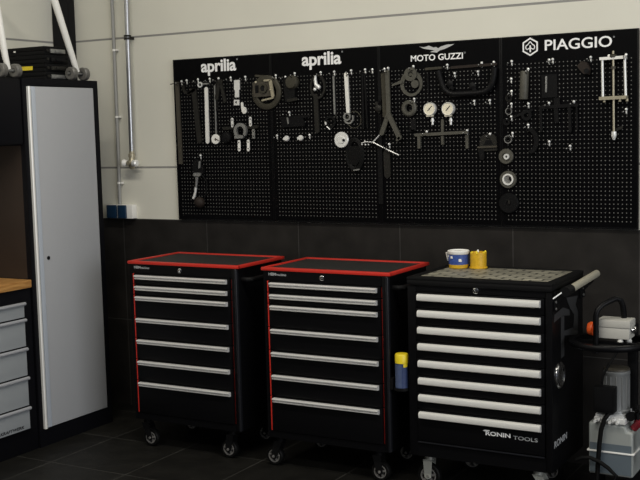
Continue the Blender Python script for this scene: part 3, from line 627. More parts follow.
# ------------------------------------------------------------------ hooks
def make_hook():
    h = thing('pegboard_hook', 'x', 'hook', (0, 0, 0), 'bright hooks on the tool board')
    m = MB().box((-.0032, -.0025, -.019), (.0032, -.0003, .0), .0008); m.ball((0, -.0045, .003), .0068, 12); m.build('clip', 'zinc', h)
    MB().tube([(0, -.0025, -.016), (0, -.03, -.018), (0, -.050, -.0185), (0, -.057, -.015), (0, -.058, -.010)], .0019, 8).build('arm', 'black_steel', h)
    MB().ball((0, -.058, -.0075), .0036, 10).build('tip', 'steel', h)
    return h
HOOKS = [
 ((-0.1077, -0.0230, 1.9134), 1, 'hook holding the long brown bar at the board edge'),
 ((-0.0725, -0.0230, 1.9174), .8, 'hook in the open jaw of the dark hook wrench'),
 ((0.0059, -0.0230, 1.9194), .8, 'hook holding the small bright steel ring'),
 ((0.0860, -0.0230, 1.9186), .8, 'hook at the head of the bright flat steel bar'),
 ((0.1469, -0.0230, 1.9185), 1, 'hook carrying the dark bent clamp'),
 ((0.2271, -0.0230, 1.9186), .8, 'hook directly left of the bright steel plate with a neck'),
 ((0.3240, -0.0230, 1.9185), 1, 'hook between the bright steel plate and the clutch ring tool'),
 ((0.5188, -0.0230, 1.9174), .6, 'hook at the upper right of the clutch ring tool'),
 ((0.5801, -0.0230, 1.9066), .9, 'hook at the left side of the dark puller sleeve'),
 ((0.6379, -0.0230, 1.9223), .8, 'hook at the top of the dark puller sleeve'),
 ((0.7968, -0.0230, 1.9198), .8, 'hook over the loop of the strap wrench'),
 ((0.8782, -0.0230, 1.9190), 1, 'hook holding the thin grey rod with an eye'),
 ((0.9778, -0.0230, 1.9202), 1, 'hook beside the bright ring spanner'),
 ((1.0590, -0.0230, 1.9213), 1, 'hook holding the pair of thin dark rods'),
 ((1.0991, -0.0230, 1.9193), .6, 'empty hook between the dark rods and the two-legged puller'),
 ((1.1690, -0.0230, 1.9188), .9, 'left one of two hooks over the two-legged puller'),
 ((1.1904, -0.0230, 1.9218), 1.2, 'right one of two hooks over the two-legged puller'),
 ((1.3298, -0.0230, 1.9236), .9, 'hook over the round lever tool with a small ring on top'),
 ((1.5119, -0.0230, 1.9211), .8, 'hook at the left end of the thin brown top bar'),
 ((1.6917, -0.0230, 1.9213), .8, 'hook near the right end of the thin brown top bar'),
 ((1.7528, -0.0230, 1.9219), .6, 'hook above the right arm of the large dark U tube'),
 ((1.5509, -0.0230, 1.8785), 1.2, 'left one of two empty hooks inside the large dark U tube'),
 ((1.6722, -0.0230, 1.8808), 1.2, 'right one of two empty hooks inside the large dark U tube'),
 ((1.6509, -0.0230, 1.7404), .9, 'left one of two empty hooks under the large dark U tube'),
 ((1.7306, -0.0230, 1.7410), 1, 'right one of two empty hooks under the large dark U tube'),
 ((1.3312, -0.0230, 1.7627), .9, 'hook holding the olive steel ring'),
 ((0.5989, -0.0230, 1.7180), 1.2, 'hook holding the flat black bracket'),
 ((0.5159, -0.0230, 1.5963), .6, 'hook left of the two bright round studs'),
 ((0.7189, -0.0230, 1.5954), .8, 'hook right of the two bright round studs'),
 ((1.3966, -0.0230, 1.5985), .9, 'left hook carrying the bar with three legs'),
 ((1.6122, -0.0230, 1.5987), .9, 'right hook carrying the bar with three legs'),
 ((1.7304, -0.0230, 1.5797), .9, 'hook holding the dark trapezoid bracket'),
 ((1.1890, -0.0230, 1.5393), 1.3, 'hook holding the dark strip under the puller'),
 ((0.0055, -0.0230, 1.4955), 1, 'hook holding the dangling tool with a brown ball'),
 ((1.8432, -0.0230, 1.9209), 1, 'topmost hook of the column of hooks on the hexagon badge panel'),
 ((1.8400, -0.0230, 1.8386), .8, 'empty hook second from the top of the hook column'),
 ((1.8405, -0.0230, 1.7796), .7, 'hook holding the topmost small black ring'),
 ((1.8395, -0.0230, 1.7205), .8, 'hook holding the grey edged small ring'),
 ((1.8400, -0.0230, 1.6597), 1.2, 'hook holding the lower small black ring'),
 ((1.8438, -0.0230, 1.5816), .8, 'lowest hook of the column, holding the bright rimmed ring'),
 ((1.9235, -0.0230, 1.8802), .6, 'hook holding the brown grey cylinder'),
 ((1.9243, -0.0230, 1.7180), .9, 'hook carrying the dark toothed lever'),
 ((1.9226, -0.0230, 1.6187), .9, 'hook holding the black curved claw'),
 ((2.0256, -0.0230, 1.9181), .6, 'left one of two close hooks above the thin short pin'),
 ((2.0434, -0.0230, 1.9194), .9, 'right one of two close hooks above the thin short pin'),
 ((2.2222, -0.0230, 1.9188), 1.1, 'hook holding the brown lump beside the screw press'),
 ((2.3827, -0.0230, 1.9219), .8, 'hook at the upper right of the screw press'),
 ((2.3047, -0.0230, 1.9210), .4, 'hook behind the top of the screw press spindle'),
 ((2.0247, -0.0230, 1.7174), 1.1, 'left hook carrying the thin black two-legged frame'),
 ((2.1434, -0.0230, 1.7202), 1, 'right hook carrying the thin black two-legged frame'),
 ((2.0248, -0.0230, 1.5375), 1.1, 'left one of two empty hooks below the thin black frame'),
 ((2.1254, -0.0230, 1.5158), 1.1, 'right one of two empty hooks below the thin black frame'),
 ((2.3842, -0.0230, 1.6770), 1, 'empty hook right of the screw press spindle'),
]
hook0 = make_hook()
for i, (pos, ln, lab) in enumerate(HOOKS):
    h = hook0 if i == 0 else copy_tree(hook0)
    h.location = (pos[0], PY, pos[2]); h['label'] = lab; h['group'] = 'bright hooks on the tool board'; h.scale = (1, ln, 1)

# ------------------------------------------------------------------ tools on the board (back faces just proud of the sheet)
Y = -.0245
def at(p, y=Y): return (p[0], y, p[2])
def off(p, dx=0, dy=0, dz=0): return (p[0] + dx, p[1] + dy, p[2] + dz)
G = None
lb = thing('long_bar', 'long brown grey bar hanging at the left edge of the board', 'bar', (-0.1720, -0.0237, 1.4462))
MB().bar((-0.1381, -0.0237, 1.9147), (-0.1333, -0.0237, 1.4516), .0235, .010, round_ends=False).build('bar', 'brown_steel', lb)
MB().tube([(-0.1850, -0.0287, 1.9037), (-0.1421, -0.0337, 1.9079), (-0.1068, -0.0337, 1.9097)], .0028, 8).build('cross_pin', 'dark_steel', lb)

hw = MB(); c = (-0.0648, -0.0237, 1.8780)
hw.prism(arc(c, .036, 150, 350) + arc(c, .022, 350, 150), (0, -.010, 0)); hw.bar((-0.0225, -0.0237, 1.8596), (0.0050, -0.0237, 1.5797), .030, .010); hw.bar((-0.0614, -0.0237, 1.8444), (-0.0188, -0.0237, 1.8650), .016, .010)
solo(hw, 'hook_wrench', 'dark_steel', 'dark hook wrench with a round open jaw, left of the bright flat bar', 'wrench')
sr = thing('steel_ring', 'small bright steel ring with a short grey pin near board top left', 'ring', (0.0169, -0.0237, 1.8912))
MB().ring((0.0204, -0.0237, 1.8922), .0155, .0095, .008, seg=24).build('ring', 'zinc', sr)
MB().bar((0.0418, -0.0237, 1.8957), (0.0760, -0.0237, 1.8964), .008, .008).build('pin', 'steel', sr)
solo(MB().bar((0.0611, -0.0237, 1.8672), (0.0579, -0.0237, 1.5759), .022, .006, .024), 'flat_bar', 'alu_pale', 'bright flat steel bar hanging straight down, round lower end', 'bar')
dp = thing('disc_rod', 'thin rod ending in a bright slotted disc', 'tool', (0.1128, -0.0237, 1.5833))
MB().bar((0.1188, -0.0237, 1.8813), (0.1181, -0.0237, 1.6109), .008, .005).build('rod', 'steel', dp)
d = MB().lathe((0.1144, -0.0237, 1.5877), (0, -1, 0), [(0, 0), (0, .0275), (.008, .0275), (.010, .025), (.010, 0)], 28).build('disc', 'white', dp)
MB().cyl((0.1188, -0.0329, 1.5867), (0.1197, -0.0342, 1.5867), .008, seg=12).bar((0.1228, -0.0329, 1.5861), (0.1361, -0.0329, 1.5803), .006, .001).build('slot', 'ball_brown', d)
solo(MB().bar((0.1498, -0.0237, 1.8965), (0.1322, -0.0237, 1.8148), .022, .010).bar((0.1602, -0.0237, 1.9042), (0.1866, -0.0237, 1.7964), .018, .010).bar((0.1466, -0.0237, 1.8993), (0.1636, -0.0237, 1.9041), .024, .011), 'bent_clamp', 'dark_steel', 'dark bent clamp hanging like an upside-down V', 'clamp')
solo(MB().bar((0.1322, -0.0237, 1.8478), (0.1334, -0.0237, 1.7487), .016, .008, .010), 'thin_scraper', 'black_steel', 'thin blackish blade hanging behind the disc rod', 'blade')
np_ = MB(); np_.prism([(0.2497, -0.0237, 1.9067), (0.2867, -0.0237, 1.9078), (0.2859, -0.0237, 1.8536), (0.2489, -0.0237, 1.8530)], (0, -.005, 0)); np_.prism([(0.2535, -0.0237, 1.8528), (0.2799, -0.0237, 1.8539), (0.2784, -0.0237, 1.8137), (0.2519, -0.0237, 1.8136)], (0, -.0045, 0))
solo(np_, 'neck_plate', 'zinc', 'bright steel plate with a narrow neck, left of the clutch ring', 'plate')
np_ = MB(); np_.bar((0.2626, -0.0237, 1.8002), (0.2614, -0.0237, 1.7708), .035, .005, round_ends=False)
q = thing('square_plate', 'small bright square plate with a hole under the neck plate', 'plate', (0.2614, -0.0237, 1.7692))
np_.build('plate', 'zinc', q); MB().cyl((0.2616, -0.0289, 1.7866), (0.2623, -0.0299, 1.7865), .0065, seg=12).build('hole', 'black_matt', q)
np_ = MB(); np_.bar((0.2974, -0.0237, 1.7788), (0.3002, -0.0237, 1.7489), .014, .006); np_.bar((0.3099, -0.0237, 1.7458), (0.3116, -0.0237, 1.7376), .030, .007)
solo(np_, 'j_plate', 'alu_pale', 'pale J shaped steel piece left of the clutch ring', 'plate')

cr_ = thing('clutch_tool', 'large dark clutch ring tool with a square bracket inside', 'tool', (0.4560, -0.0237, 1.7492))
cx_ = (0.4622, -0.0237, 1.8320)
MB().lathe(cx_, (0, -1, 0), [(0, .062), (0, .092), (.012, .092), (.016, .086), (.016, .066), (.012, .062), (0, .062)], 40).build('ring', 'olive_steel', cr_)
br_ = MB(); br_.prism([(0.3807, -0.0387, 1.8859), (0.4899, -0.0387, 1.8944), (0.5028, -0.0387, 1.8115), (0.3875, -0.0387, 1.8094)], (0, -.008, 0)); bk = br_.build('bracket', 'brown_steel', cr_)
MB().ring((0.4530, -0.0469, 1.8543), .026, .016, .010, seg=24).build('bearing_ring', 'olive_steel', bk)
MB().cyl((0.4530, -0.0469, 1.8543), (0.4536, -0.0479, 1.8543), .016, seg=18).build('bore', 'black_matt', bk)
MB().prism([(0.3971, -0.0469, 1.8716), (0.4210, -0.0469, 1.8722), (0.4194, -0.0469, 1.8306), (0.4000, -0.0469, 1.8292)], (0, -.001, 0)).build('window', 'black_matt', bk)
jj = MB(); jj.bar((0.4632, -0.0467, 1.8949), (0.4969, -0.0467, 1.8955), .010, .008); jj.bar((0.5011, -0.0467, 1.8884), (0.5129, -0.0467, 1.8110), .018, .008); jj.bar((0.4454, -0.0467, 1.7900), (0.5139, -0.0467, 1.8014), .009, .007); jj.ball((0.4067, -0.0507, 1.8877), .008); jj.ball((0.5002, -0.0547, 1.8442), .006)
jj.build('clamp_jaw', 'brass', cr_)
MB().bar((0.3949, -0.0237, 1.9243), (0.4557, -0.0237, 1.9177), .012, .010).build('stop', 'olive_steel', cr_)

ps_ = thing('puller_sleeve', 'dark rounded puller sleeve between clutch ring and strap wrench', 'sleeve', (0.6148, -0.0237, 1.7704))
MB().lathe((0.6276, -0.0237, 1.8781), (0, -1, 0), [(0, 0), (0, .036), (.02, .038), (.034, .030), (.036, .014), (.036, 0)], 28).build('head', 'olive_steel', ps_)
MB().prism([(0.5751, -0.0237, 1.8936), (0.6007, -0.0237, 1.9109), (0.6456, -0.0237, 1.8589), (0.6462, -0.0237, 1.7825), (0.5868, -0.0237, 1.7767)], (0, -.022, 0)).build('body', 'black_steel', ps_)
MB().bar((0.6071, -0.0462, 1.7842), (0.6569, -0.0462, 1.7897), .016, .004).build('foot', 'dark_steel', ps_)

yk = thing('puller_yoke', 'grey cast puller yoke on a cross bar with bright link plates', 'puller', (0.2780, -0.0237, 1.5200))
MB().bar((0.1763, -0.0237, 1.6467), (0.3943, -0.0237, 1.6497), .016, .014).build('cross_bar', 'dark_steel', yk)
yy_ = MB(); yc = (0.2954, -0.0382, 1.6293)
yy_.prism(arc(yc, .041, -40, 235, 20, .044) + arc(yc, .024, 235, -40, 20, .026), (0, -.016, 0)); yy_.bar((0.2644, -0.0382, 1.5972), (0.3073, -0.0382, 1.5975), .017, .015)
yy_.build('casting', 'steel', yk)
for a, b2, w, m in (((0.2378, -0.0382, 1.6951), (0.2376, -0.0382, 1.6580), .015, 'zinc'), ((0.3569, -0.0382, 1.6972), (0.3575, -0.0382, 1.6604), .016, 'zinc'), ((0.2786, -0.0382, 1.5718), (0.2781, -0.0382, 1.5270), .0165, 'white'), ((0.3391, -0.0382, 1.5740), (0.3380, -0.0382, 1.5261), .0165, 'white'), ((0.3745, -0.0382, 1.6303), (0.3758, -0.0382, 1.5939), .017, 'steel')):
    lp = MB().bar(a, b2, w, .004).build('link_plate', m, yk)
    e = MB()
    for f_ in (.12, .85):
        pc = Vector(a).lerp(Vector(b2), f_); e.cyl(off(pc, 0, -.0042), off(pc, 0, -.0050), .0038, seg=10)
    e.build('hole', 'black_matt', lp)
solo(MB().lathe((0.1984, -0.0237, 1.5955), (0, -1, 0), [(0, 0), (0, .028), (.02, .032), (.03, .028), (.034, .012), (.034, 0)], 24).bar((0.1814, -0.0467, 1.6100), (0.1830, -0.0467, 1.5990), .011, .006), 'round_fitting', 'black_steel', 'black round fitting left of the cast puller yoke', 'fitting')

dg_ = thing('dangling_tool', 'small tool dangling low on the left panel, brown ball below', 'tool', (-0.0288, -0.0237, 1.1846))
dm = MB(); dm.prism([(-0.0369, -0.0237, 1.4678), (-0.0086, -0.0237, 1.4788), (0.0075, -0.0237, 1.4506), (0.0309, -0.0237, 1.4336), (0.0329, -0.0237, 1.3998), (0.0045, -0.0237, 1.3830), (-0.0338, -0.0237, 1.3831), (-0.0422, -0.0237, 1.4283)], (0, -.020, 0)); dm.build('head', 'black_steel', dg_)
MB().bar((0.0150, -0.0447, 1.4625), (0.0102, -0.0447, 1.4317), .011, .008).bar((-0.0214, -0.0447, 1.3925), (0.0098, -0.0447, 1.3924), .020, .010).build('jaw', 'steel', dg_)
MB().tube([(-0.0153, -0.0407, 1.3782), (-0.0186, -0.0407, 1.3501), (-0.0250, -0.0407, 1.3162)], [.010, .008, .007], 12).build('shank', 'steel', dg_)
MB().tube([(-0.0256, -0.0407, 1.3184), (-0.0296, -0.0407, 1.2936), (-0.0376, -0.0407, 1.2709), (-0.0452, -0.0407, 1.2561)], [.008, .0065, .008, .008], 12).build('nozzle', 'zinc', dg_)
MB().lathe((0.0040, -0.0512, 1.2352), (0, -1, 0), [(-.025, 0), (-.022, .018), (-.01, .030), (.0, .032), (.012, .028), (.022, .018), (.026, 0)], 22).build('ball', 'lump_dark', dg_)
MB().tube([(0.0155, -0.0337, 1.3891), (0.0482, -0.0337, 1.3497), (0.0381, -0.0337, 1.2766), (0.0159, -0.0337, 1.2426)], .004, 8).build('cord', 'black_steel', dg_)

fb = thing('flat_bracket', 'flat black bracket with a thin bright pin, left of the strap wrench', 'bracket', (0.6106, -0.0237, 1.6433))
MB().prism([(0.5370, -0.0237, 1.6985), (0.7300, -0.0237, 1.7045), (0.7315, -0.0237, 1.6930), (0.6865, -0.0237, 1.6890), (0.6975, -0.0237, 1.6465), (0.5540, -0.0237, 1.6420), (0.5491, -0.0237, 1.6849)], (0, -.012, 0)).build('plate', 'black_matt', fb)
MB().bar((0.5935, -0.0362, 1.6916), (0.5976, -0.0362, 1.6639), .008, .006).build('pin', 'steel', fb)
for (pa, pb_), lab in ((((0.5646, -0.0237, 1.5820), (0.5867, -0.0237, 1.5837)), 'bright round stud hanging next to the cast puller yoke'), (((0.6522, -0.0237, 1.5830), (0.6740, -0.0237, 1.5847)), 'bright round stud under the flat black bracket')):
    kc = Vector(pa).lerp(Vector(pb_), .5) + Vector((.011, 0, 0)); pa = off(pa, .011); pb_ = off(pb_, .011)
    solo(MB().lathe(kc, (0, -1, 0), [(0, 0), (0, .008), (.012, .008), (.014, .015), (.022, .0155), (.027, .011), (.028, 0)], 20).bar(off(pa, 0, -.022), off(pb_, 0, -.022), .015, .006), 'round_stud', 'zinc', lab, 'stud', 'bright round studs')

sw_ = thing('strap_wrench', 'dark strap wrench, oval loop with a bright S link, on the second panel', 'wrench', (0.7639, -0.0237, 1.6134))
lc = (0.7818, -0.0237, 1.8489)
lp = MB(); P_o = arc(lc, .046, -89.7, 269.7, 32, .064); P_i = arc(lc, .036, 269.7, -89.7, 32, .052); lp.prism(P_o + P_i, (0, -.014, 0)); lp.build('loop', 'dark_steel', sw_)
MB().bar((0.7665, -0.0237, 1.8016), (0.7713, -0.0237, 1.6185), .024, .012, .026).build('handle', 'dark_steel', sw_)
MB().tube([(0.7723, -0.0387, 1.9071), (0.7698, -0.0387, 1.8844), (0.7739, -0.0387, 1.8608), (0.7886, -0.0387, 1.8473), (0.7962, -0.0387, 1.8402)], [.006, .008, .010, .012, .009], 10).ball((0.7665, -0.0387, 1.8362), .009).build('link', 'zinc', sw_)
rd = thing('eye_rod', 'thin grey rod hanging straight right of the strap wrench', 'rod', (0.8749, -0.0237, 1.6992))
MB().bar((0.8739, -0.0237, 1.9007), (0.8763, -0.0237, 1.7069), .009, .007).build('rod', 'steel', rd)
MB().tube([(0.8780, -0.0267, 1.7095), (0.8824, -0.0267, 1.6938), (0.8914, -0.0267, 1.6754)], .0035, 8).build('tail', 'dark_steel', rd)
rg_ = thing('black_hoop', 'dark hoop with a bright tip below the thin grey rod', 'hoop', (0.8429, -0.0237, 1.6273))
MB().lathe((0.8499, -0.0237, 1.6625), (0, -1, 0), [(0, .022), (0, .032), (.010, .032), (.010, .022), (0, .022)], 28).build('hoop', 'black_steel', rg_)
MB().bar((0.8249, -0.0347, 1.6612), (0.8270, -0.0347, 1.6538), .008, .006).tube([(0.8314, -0.0367, 1.6407), (0.8414, -0.0367, 1.6316), (0.8502, -0.0367, 1.6247)], .003, 8).build('tip', 'zinc', rg_)
sp_ = thing('ring_spanner', 'bright ring spanner with two rings at its lower end', 'spanner', (0.9509, -0.0237, 1.6609))
MB().bar((0.9491, -0.0237, 1.9048), (0.9558, -0.0237, 1.7122), .0215, .008, .019).build('shaft', 'alu_pale', sp_)
MB().cyl((0.9557, -0.0319, 1.8976), (0.9561, -0.0327, 1.8975), .005, seg=12).build('hole', 'black_matt', sp_)
MB().ring((0.9499, -0.0237, 1.6882), .0215, .013, .010, seg=26).build('ring', 'steel', sp_)
MB().prism(arc((0.9585, -0.0237, 1.6803), .030, -160, 30, 18) + arc((0.9585, -0.0237, 1.6803), .022, 30, -160, 18), (0, -.008, 0)).build('ring', 'steel', sp_)
solo(MB().tube(arc((0.9876, -0.0237, 1.6712), .040, 0, 360, 30, .043)[:-1], .0024, 8, True), 'wire_ring', 'olive_steel', 'thin olive wire ring behind the bright ring spanner', 'ring')
for dx, lab in ((0, 'left one of two thin dark rods right of the ring spanner'), (1, 'right one of two thin dark rods right of the ring spanner')):
    a, b2 = (((1.0446, -0.0237, 1.9053), (1.0436, -0.0237, 1.6278)) if dx == 0 else ((1.0560, -0.0237, 1.9022), (1.0668, -0.0237, 1.6323)))
    solo(MB().bar(a, b2, .009, .008), 'dark_rod', 'black_steel', lab, 'rod', 'thin dark rods on the board')
bd_ = thing('bright_disc', 'bright round steel disc with a dark centre hole', 'disc', (0.9119, -0.0237, 1.5271))
MB().lathe((0.9142, -0.0237, 1.5697), (0, -1, 0), [(0, 0), (0, .040), (.010, .0415), (.013, .039), (.013, .022), (.016, .019), (.016, 0)], 34).build('disc', 'zinc', bd_)
MB().cyl((0.9313, -0.0400, 1.5676), (0.9319, -0.0410, 1.5676), .0075, seg=14).build('hole', 'black_matt', bd_)
cbn = thing('cable_bundle', 'bundle of black cable hanging under the thin Y rod', 'cable', (0.9857, -0.0237, 1.4122))
for k in range(3):
    MB().tube(arc((0.9904, -0.0287, 1.4926), .036 + .007 * k, 0, 360, 26, .070 + .006 * k)[:-1], .0065, 8, True).build('loop', 'rubber', cbn)
MB().prism([(0.9536, -0.0237, 1.5369), (1.0181, -0.0237, 1.5359), (1.0282, -0.0237, 1.4740), (0.9980, -0.0237, 1.4329), (0.9572, -0.0237, 1.4487)], (0, -.012, 0)).build('plug', 'rubber', cbn)
MB().bar((0.9896, -0.0387, 1.4118), (1.0201, -0.0387, 1.4158), .007, .006).build('tip', 'steel', cbn)
yr = MB(); J = (1.1055, -0.0487, 1.5544)
yr.tube([(1.0403, -0.0487, 1.5505), (1.0665, -0.0487, 1.5572), J], .0026, 8); yr.tube([J, (1.1259, -0.0487, 1.5729), (1.1434, -0.0487, 1.5902)], .0030, 8); yr.tube([J, (1.1798, -0.0487, 1.5188), (1.2521, -0.0487, 1.4866)], .0030, 8)
for q_ in ((1.0430, -0.0487, 1.5438), (1.0596, -0.0487, 1.5598), (1.0632, -0.0487, 1.5424), (1.0805, -0.0487, 1.5421)): yr.ball(q_, .0042, 10)
solo(yr, 'y_rod', 'zinc', 'thin bright steel rod shaped like a Y', 'rod')
solo(MB().bar((1.1345, -0.0237, 1.5799), (1.1354, -0.0237, 1.2371), .026, .006, round_ends=False), 'dark_strip', 'black_steel', 'black strip hanging vertically beside the panel joint under the Y rod', 'strip')
solo(MB().bar((1.1737, -0.0237, 1.4979), (1.1759, -0.0237, 1.3884), .036, .008), 'short_strip', 'dark_steel', 'short dark strip hanging below the two-legged puller', 'strip')

pl = thing('two_leg_puller', 'tall olive two-legged puller hanging at the panel joint', 'puller', (1.1799, -0.0237, 1.5739))
MB().bar((1.1667, -0.0237, 1.9044), (1.1737, -0.0237, 1.6803), .030, .012, round_ends=False).build('back_bar', 'olive_steel', pl)
MB().bar((1.1921, -0.0362, 1.9042), (1.1958, -0.0362, 1.6847), .0215, .010).build('front_bar', 'grey_tool', pl)
MB().bar((1.1935, -0.0347, 1.6923), (1.1553, -0.0347, 1.5999), .024, .012).build('leg', 'grey_tool', pl)
l2 = MB().bar((1.2015, -0.0487, 1.6920), (1.2595, -0.0487, 1.5753), .024, .012); l2.bar((1.2594, -0.0487, 1.5738), (1.2470, -0.0487, 1.5630), .012, .012); l2.build('leg', 'grey_tool', pl)
MB().lathe((1.1338, -0.0237, 1.7245), (0, -1, 0), [(0, 0), (0, .018), (.016, .018), (.02, .012), (.02, 0)], 16).bar((1.1238, -0.0287, 1.7526), (1.1370, -0.0287, 1.7066), .014, .008).build('side_knob', 'dark_steel', pl)
solo(MB().bar((1.1405, -0.0237, 1.8981), (1.1421, -0.0237, 1.7671), .016, .008), 'black_rod', 'black_steel', 'black rod hanging at the left side of the two-legged puller', 'rod')

lt = thing('lever_tool', 'round grey lever tool with a smaller ring on top', 'tool', (1.3126, -0.0237, 1.7808))
lt1 = (1.3182, -0.0237, 1.8426)
MB().prism(arc(lt1, .061, -179.7, 179.7, 34, .064) + arc(off(lt1, .002, 0, -.006), .044, 179.7, -179.7, 34, .044), (0, -.008, 0)).build('large_ring', 'grey_tool', lt)
MB().ring((1.3185, -0.0319, 1.8883), .034, .014, .010, seg=28).build('small_ring', 'grey_tool', lt)
MB().bar((1.2170, -0.0327, 1.8383), (1.2657, -0.0327, 1.8531), .008, .006, .016).build('lever', 'grey_tool', lt)
MB().lathe((1.3422, -0.0319, 1.8389), (0, -1, 0), [(0, 0), (0, .020), (.010, .020), (.010, 0)], 18).build('boss', 'grey_tool', lt)
solo(MB().lathe((1.3048, -0.0237, 1.7199), (0, -1, 0), [(0, .018), (0, .041), (.012, .041), (.018, .034), (.018, .022), (.012, .018), (0, .018)], 32), 'olive_ring', 'grey_tool', 'thick olive steel ring left of the pressure gauges', 'ring')
solo(MB().bar((1.3247, -0.0237, 1.6635), (1.3275, -0.0237, 1.6060), .028, .007, round_ends=False).bar((1.3010, -0.0237, 1.6076), (1.3259, -0.0237, 1.6091), .010, .007), 'dark_key', 'black_steel', 'black flat key under the thick olive ring', 'key')

def gauge(px, lab):
    g = thing('pressure_gauge', lab, 'gauge', off(px, 0, 0, -.075), 'round cream pressure gauges')
    MB().lathe(px, (0, -1, 0), [(0, 0), (0, .030), (.004, .0318), (.026, .0318), (.030, .0305), (.030, .0285), (.026, .0285), (.026, 0)], 36).build('case', 'alu_pale', g)
    dl = MB().lathe(off(px, 0, -.0262), (0, -1, 0), [(0, 0), (0, .0283), (.001, .0283), (.001, 0)], 36).build('dial', 'cream', g)
    MB().bar(off(px, -.008, -.0274, -.009), off(px, .013, -.0274, .014), .0035, .0008).cyl(off(px, 0, -.0274), off(px, 0, -.029), .003, seg=10).build('needle', 'black_matt', dl)
    st = MB().box((px[0] - .020, px[1] - .022, px[2] - .038), (px[0] + .014, px[1] - .002, px[2] - .026), .002).build('socket', 'cream', g)
    MB().lathe(off(px, .010, -.012, -.044), (0, 0, -1), [(0, 0), (0, .006), (.008, .006), (.008, .009), (.018, .009), (.018, .0055), (.034, .0055), (.034, 0)], 14).build('stem', 'zinc', g)
    return g
gauge(off((1.4231, -0.0500, 1.7124), 0, .0263, 0), 'cream pressure gauge next to the thick olive ring')
gauge(off((1.5208, -0.0500, 1.7103), 0, .0263, 0), 'cream pressure gauge further from the thick olive ring')

tb = thing('three_leg_bar', 'olive bar with three hanging legs under the gauges', 'puller', (1.4767, -0.0237, 1.5189))
MB().bar((1.3392, -0.0237, 1.5858), (1.6129, -0.0237, 1.5938), .015, .012).build('bar', 'grey_tool', tb)
for a, b2, w in (((1.3572, -0.0237, 1.5780), (1.3572, -0.0237, 1.5181), .016), ((1.4830, -0.0237, 1.5779), (1.4845, -0.0237, 1.5360), .012), ((1.6133, -0.0237, 1.5826), (1.6145, -0.0237, 1.5154), .014)):
    MB().bar(a, b2, w, .013, round_ends=False).build('leg', 'grey_tool', tb)
MB().bar((1.4842, -0.0237, 1.6542), (1.4833, -0.0237, 1.6001), .013, .010).build('spindle', 'grey_tool', tb)

ut = thing('u_tube', 'large dark U shaped tube hanging under the eagle lettering', 'tube', (1.6073, -0.0237, 1.7647))
MB().tube([(1.4709, -0.0397, 1.8963), (1.4785, -0.0397, 1.8668), (1.4886, -0.0397, 1.8323), (1.5014, -0.0397, 1.8050), (1.5223, -0.0397, 1.7871), (1.5513, -0.0397, 1.7797), (1.6141, -0.0397, 1.7797), (1.6761, -0.0397, 1.7811), (1.7146, -0.0397, 1.7867), (1.7377, -0.0397, 1.8024), (1.7506, -0.0397, 1.8280), (1.7586, -0.0397, 1.8632), (1.7615, -0.0397, 1.8986)], .0145, 12).build('tube', 'black_steel', ut)
ub = MB().bar((1.3996, -0.0237, 1.9102), (1.4775, -0.0237, 1.9122), .010, .008); ub.bar((1.5936, -0.0237, 1.9125), (1.7021, -0.0237, 1.9151), .012, .008)
solo(MB().bar((1.3996, -0.0237, 1.9102), (1.4775, -0.0237, 1.9122), .012, .007), 'short_olive_bar', 'olive_steel', 'short olive bar lying level above the left arm of the U tube', 'bar')
solo(MB().bar((1.5358, -0.0237, 1.9102), (1.7632, -0.0237, 1.9147), .013, .007), 'brown_top_bar', 'lump_dark', 'thin brown bar lying level above the U tube', 'bar')
solo(MB().bar((1.4073, -0.0237, 1.8853), (1.4090, -0.0237, 1.7968), .007, .006), 'thin_black_pin', 'black_steel', 'thin dark pin between the lever tool and the U tube', 'pin')
for px, lab in (((1.5268, -0.0237, 1.8310), 'dark knuckle inside the left of the U tube'), ((1.6444, -0.0237, 1.8163), 'dark knuckle inside the right of the U tube')):
    solo(MB().lathe(px, (0, -1, 0), [(0, 0), (0, .016), (.012, .018), (.016, .012), (.016, 0)], 16).bar(off(px, .004, -.004, -.012), off(px, .016, -.004, -.022), .014, .010), 'dark_knuckle', 'black_steel', lab, 'fitting', 'dark knuckles inside the U tube')
tp = MB(); tp.prism([(1.6854, -0.0237, 1.5715), (1.7009, -0.0237, 1.5808), (1.7471, -0.0237, 1.5813), (1.7622, -0.0237, 1.5675), (1.7666, -0.0237, 1.5026), (1.6690, -0.0237, 1.4990)], (0, -.006, 0))
tpz = thing('trapezoid_bracket', 'dark trapezoid bracket near the panel joint, right of the three-leg bar', 'bracket', (1.7177, -0.0237, 1.4670))
tp.build('plate', 'dark_steel', tpz)
MB().prism([(1.6978, -0.0237, 1.5301), (1.7109, -0.0237, 1.5541), (1.7340, -0.0237, 1.5546), (1.7481, -0.0237, 1.5312)], (0, -.0008, 0)).build('opening', 'black_matt', tpz).location.y -= .0063
MB().bar((1.6718, -0.0302, 1.5196), (1.7642, -0.0302, 1.5220), .008, .008).build('cross_bar', 'brown_steel', tpz)
MB().bar((1.6871, -0.0237, 1.4964), (1.6899, -0.0237, 1.4697), .026, .010).build('foot', 'black_steel', tpz)

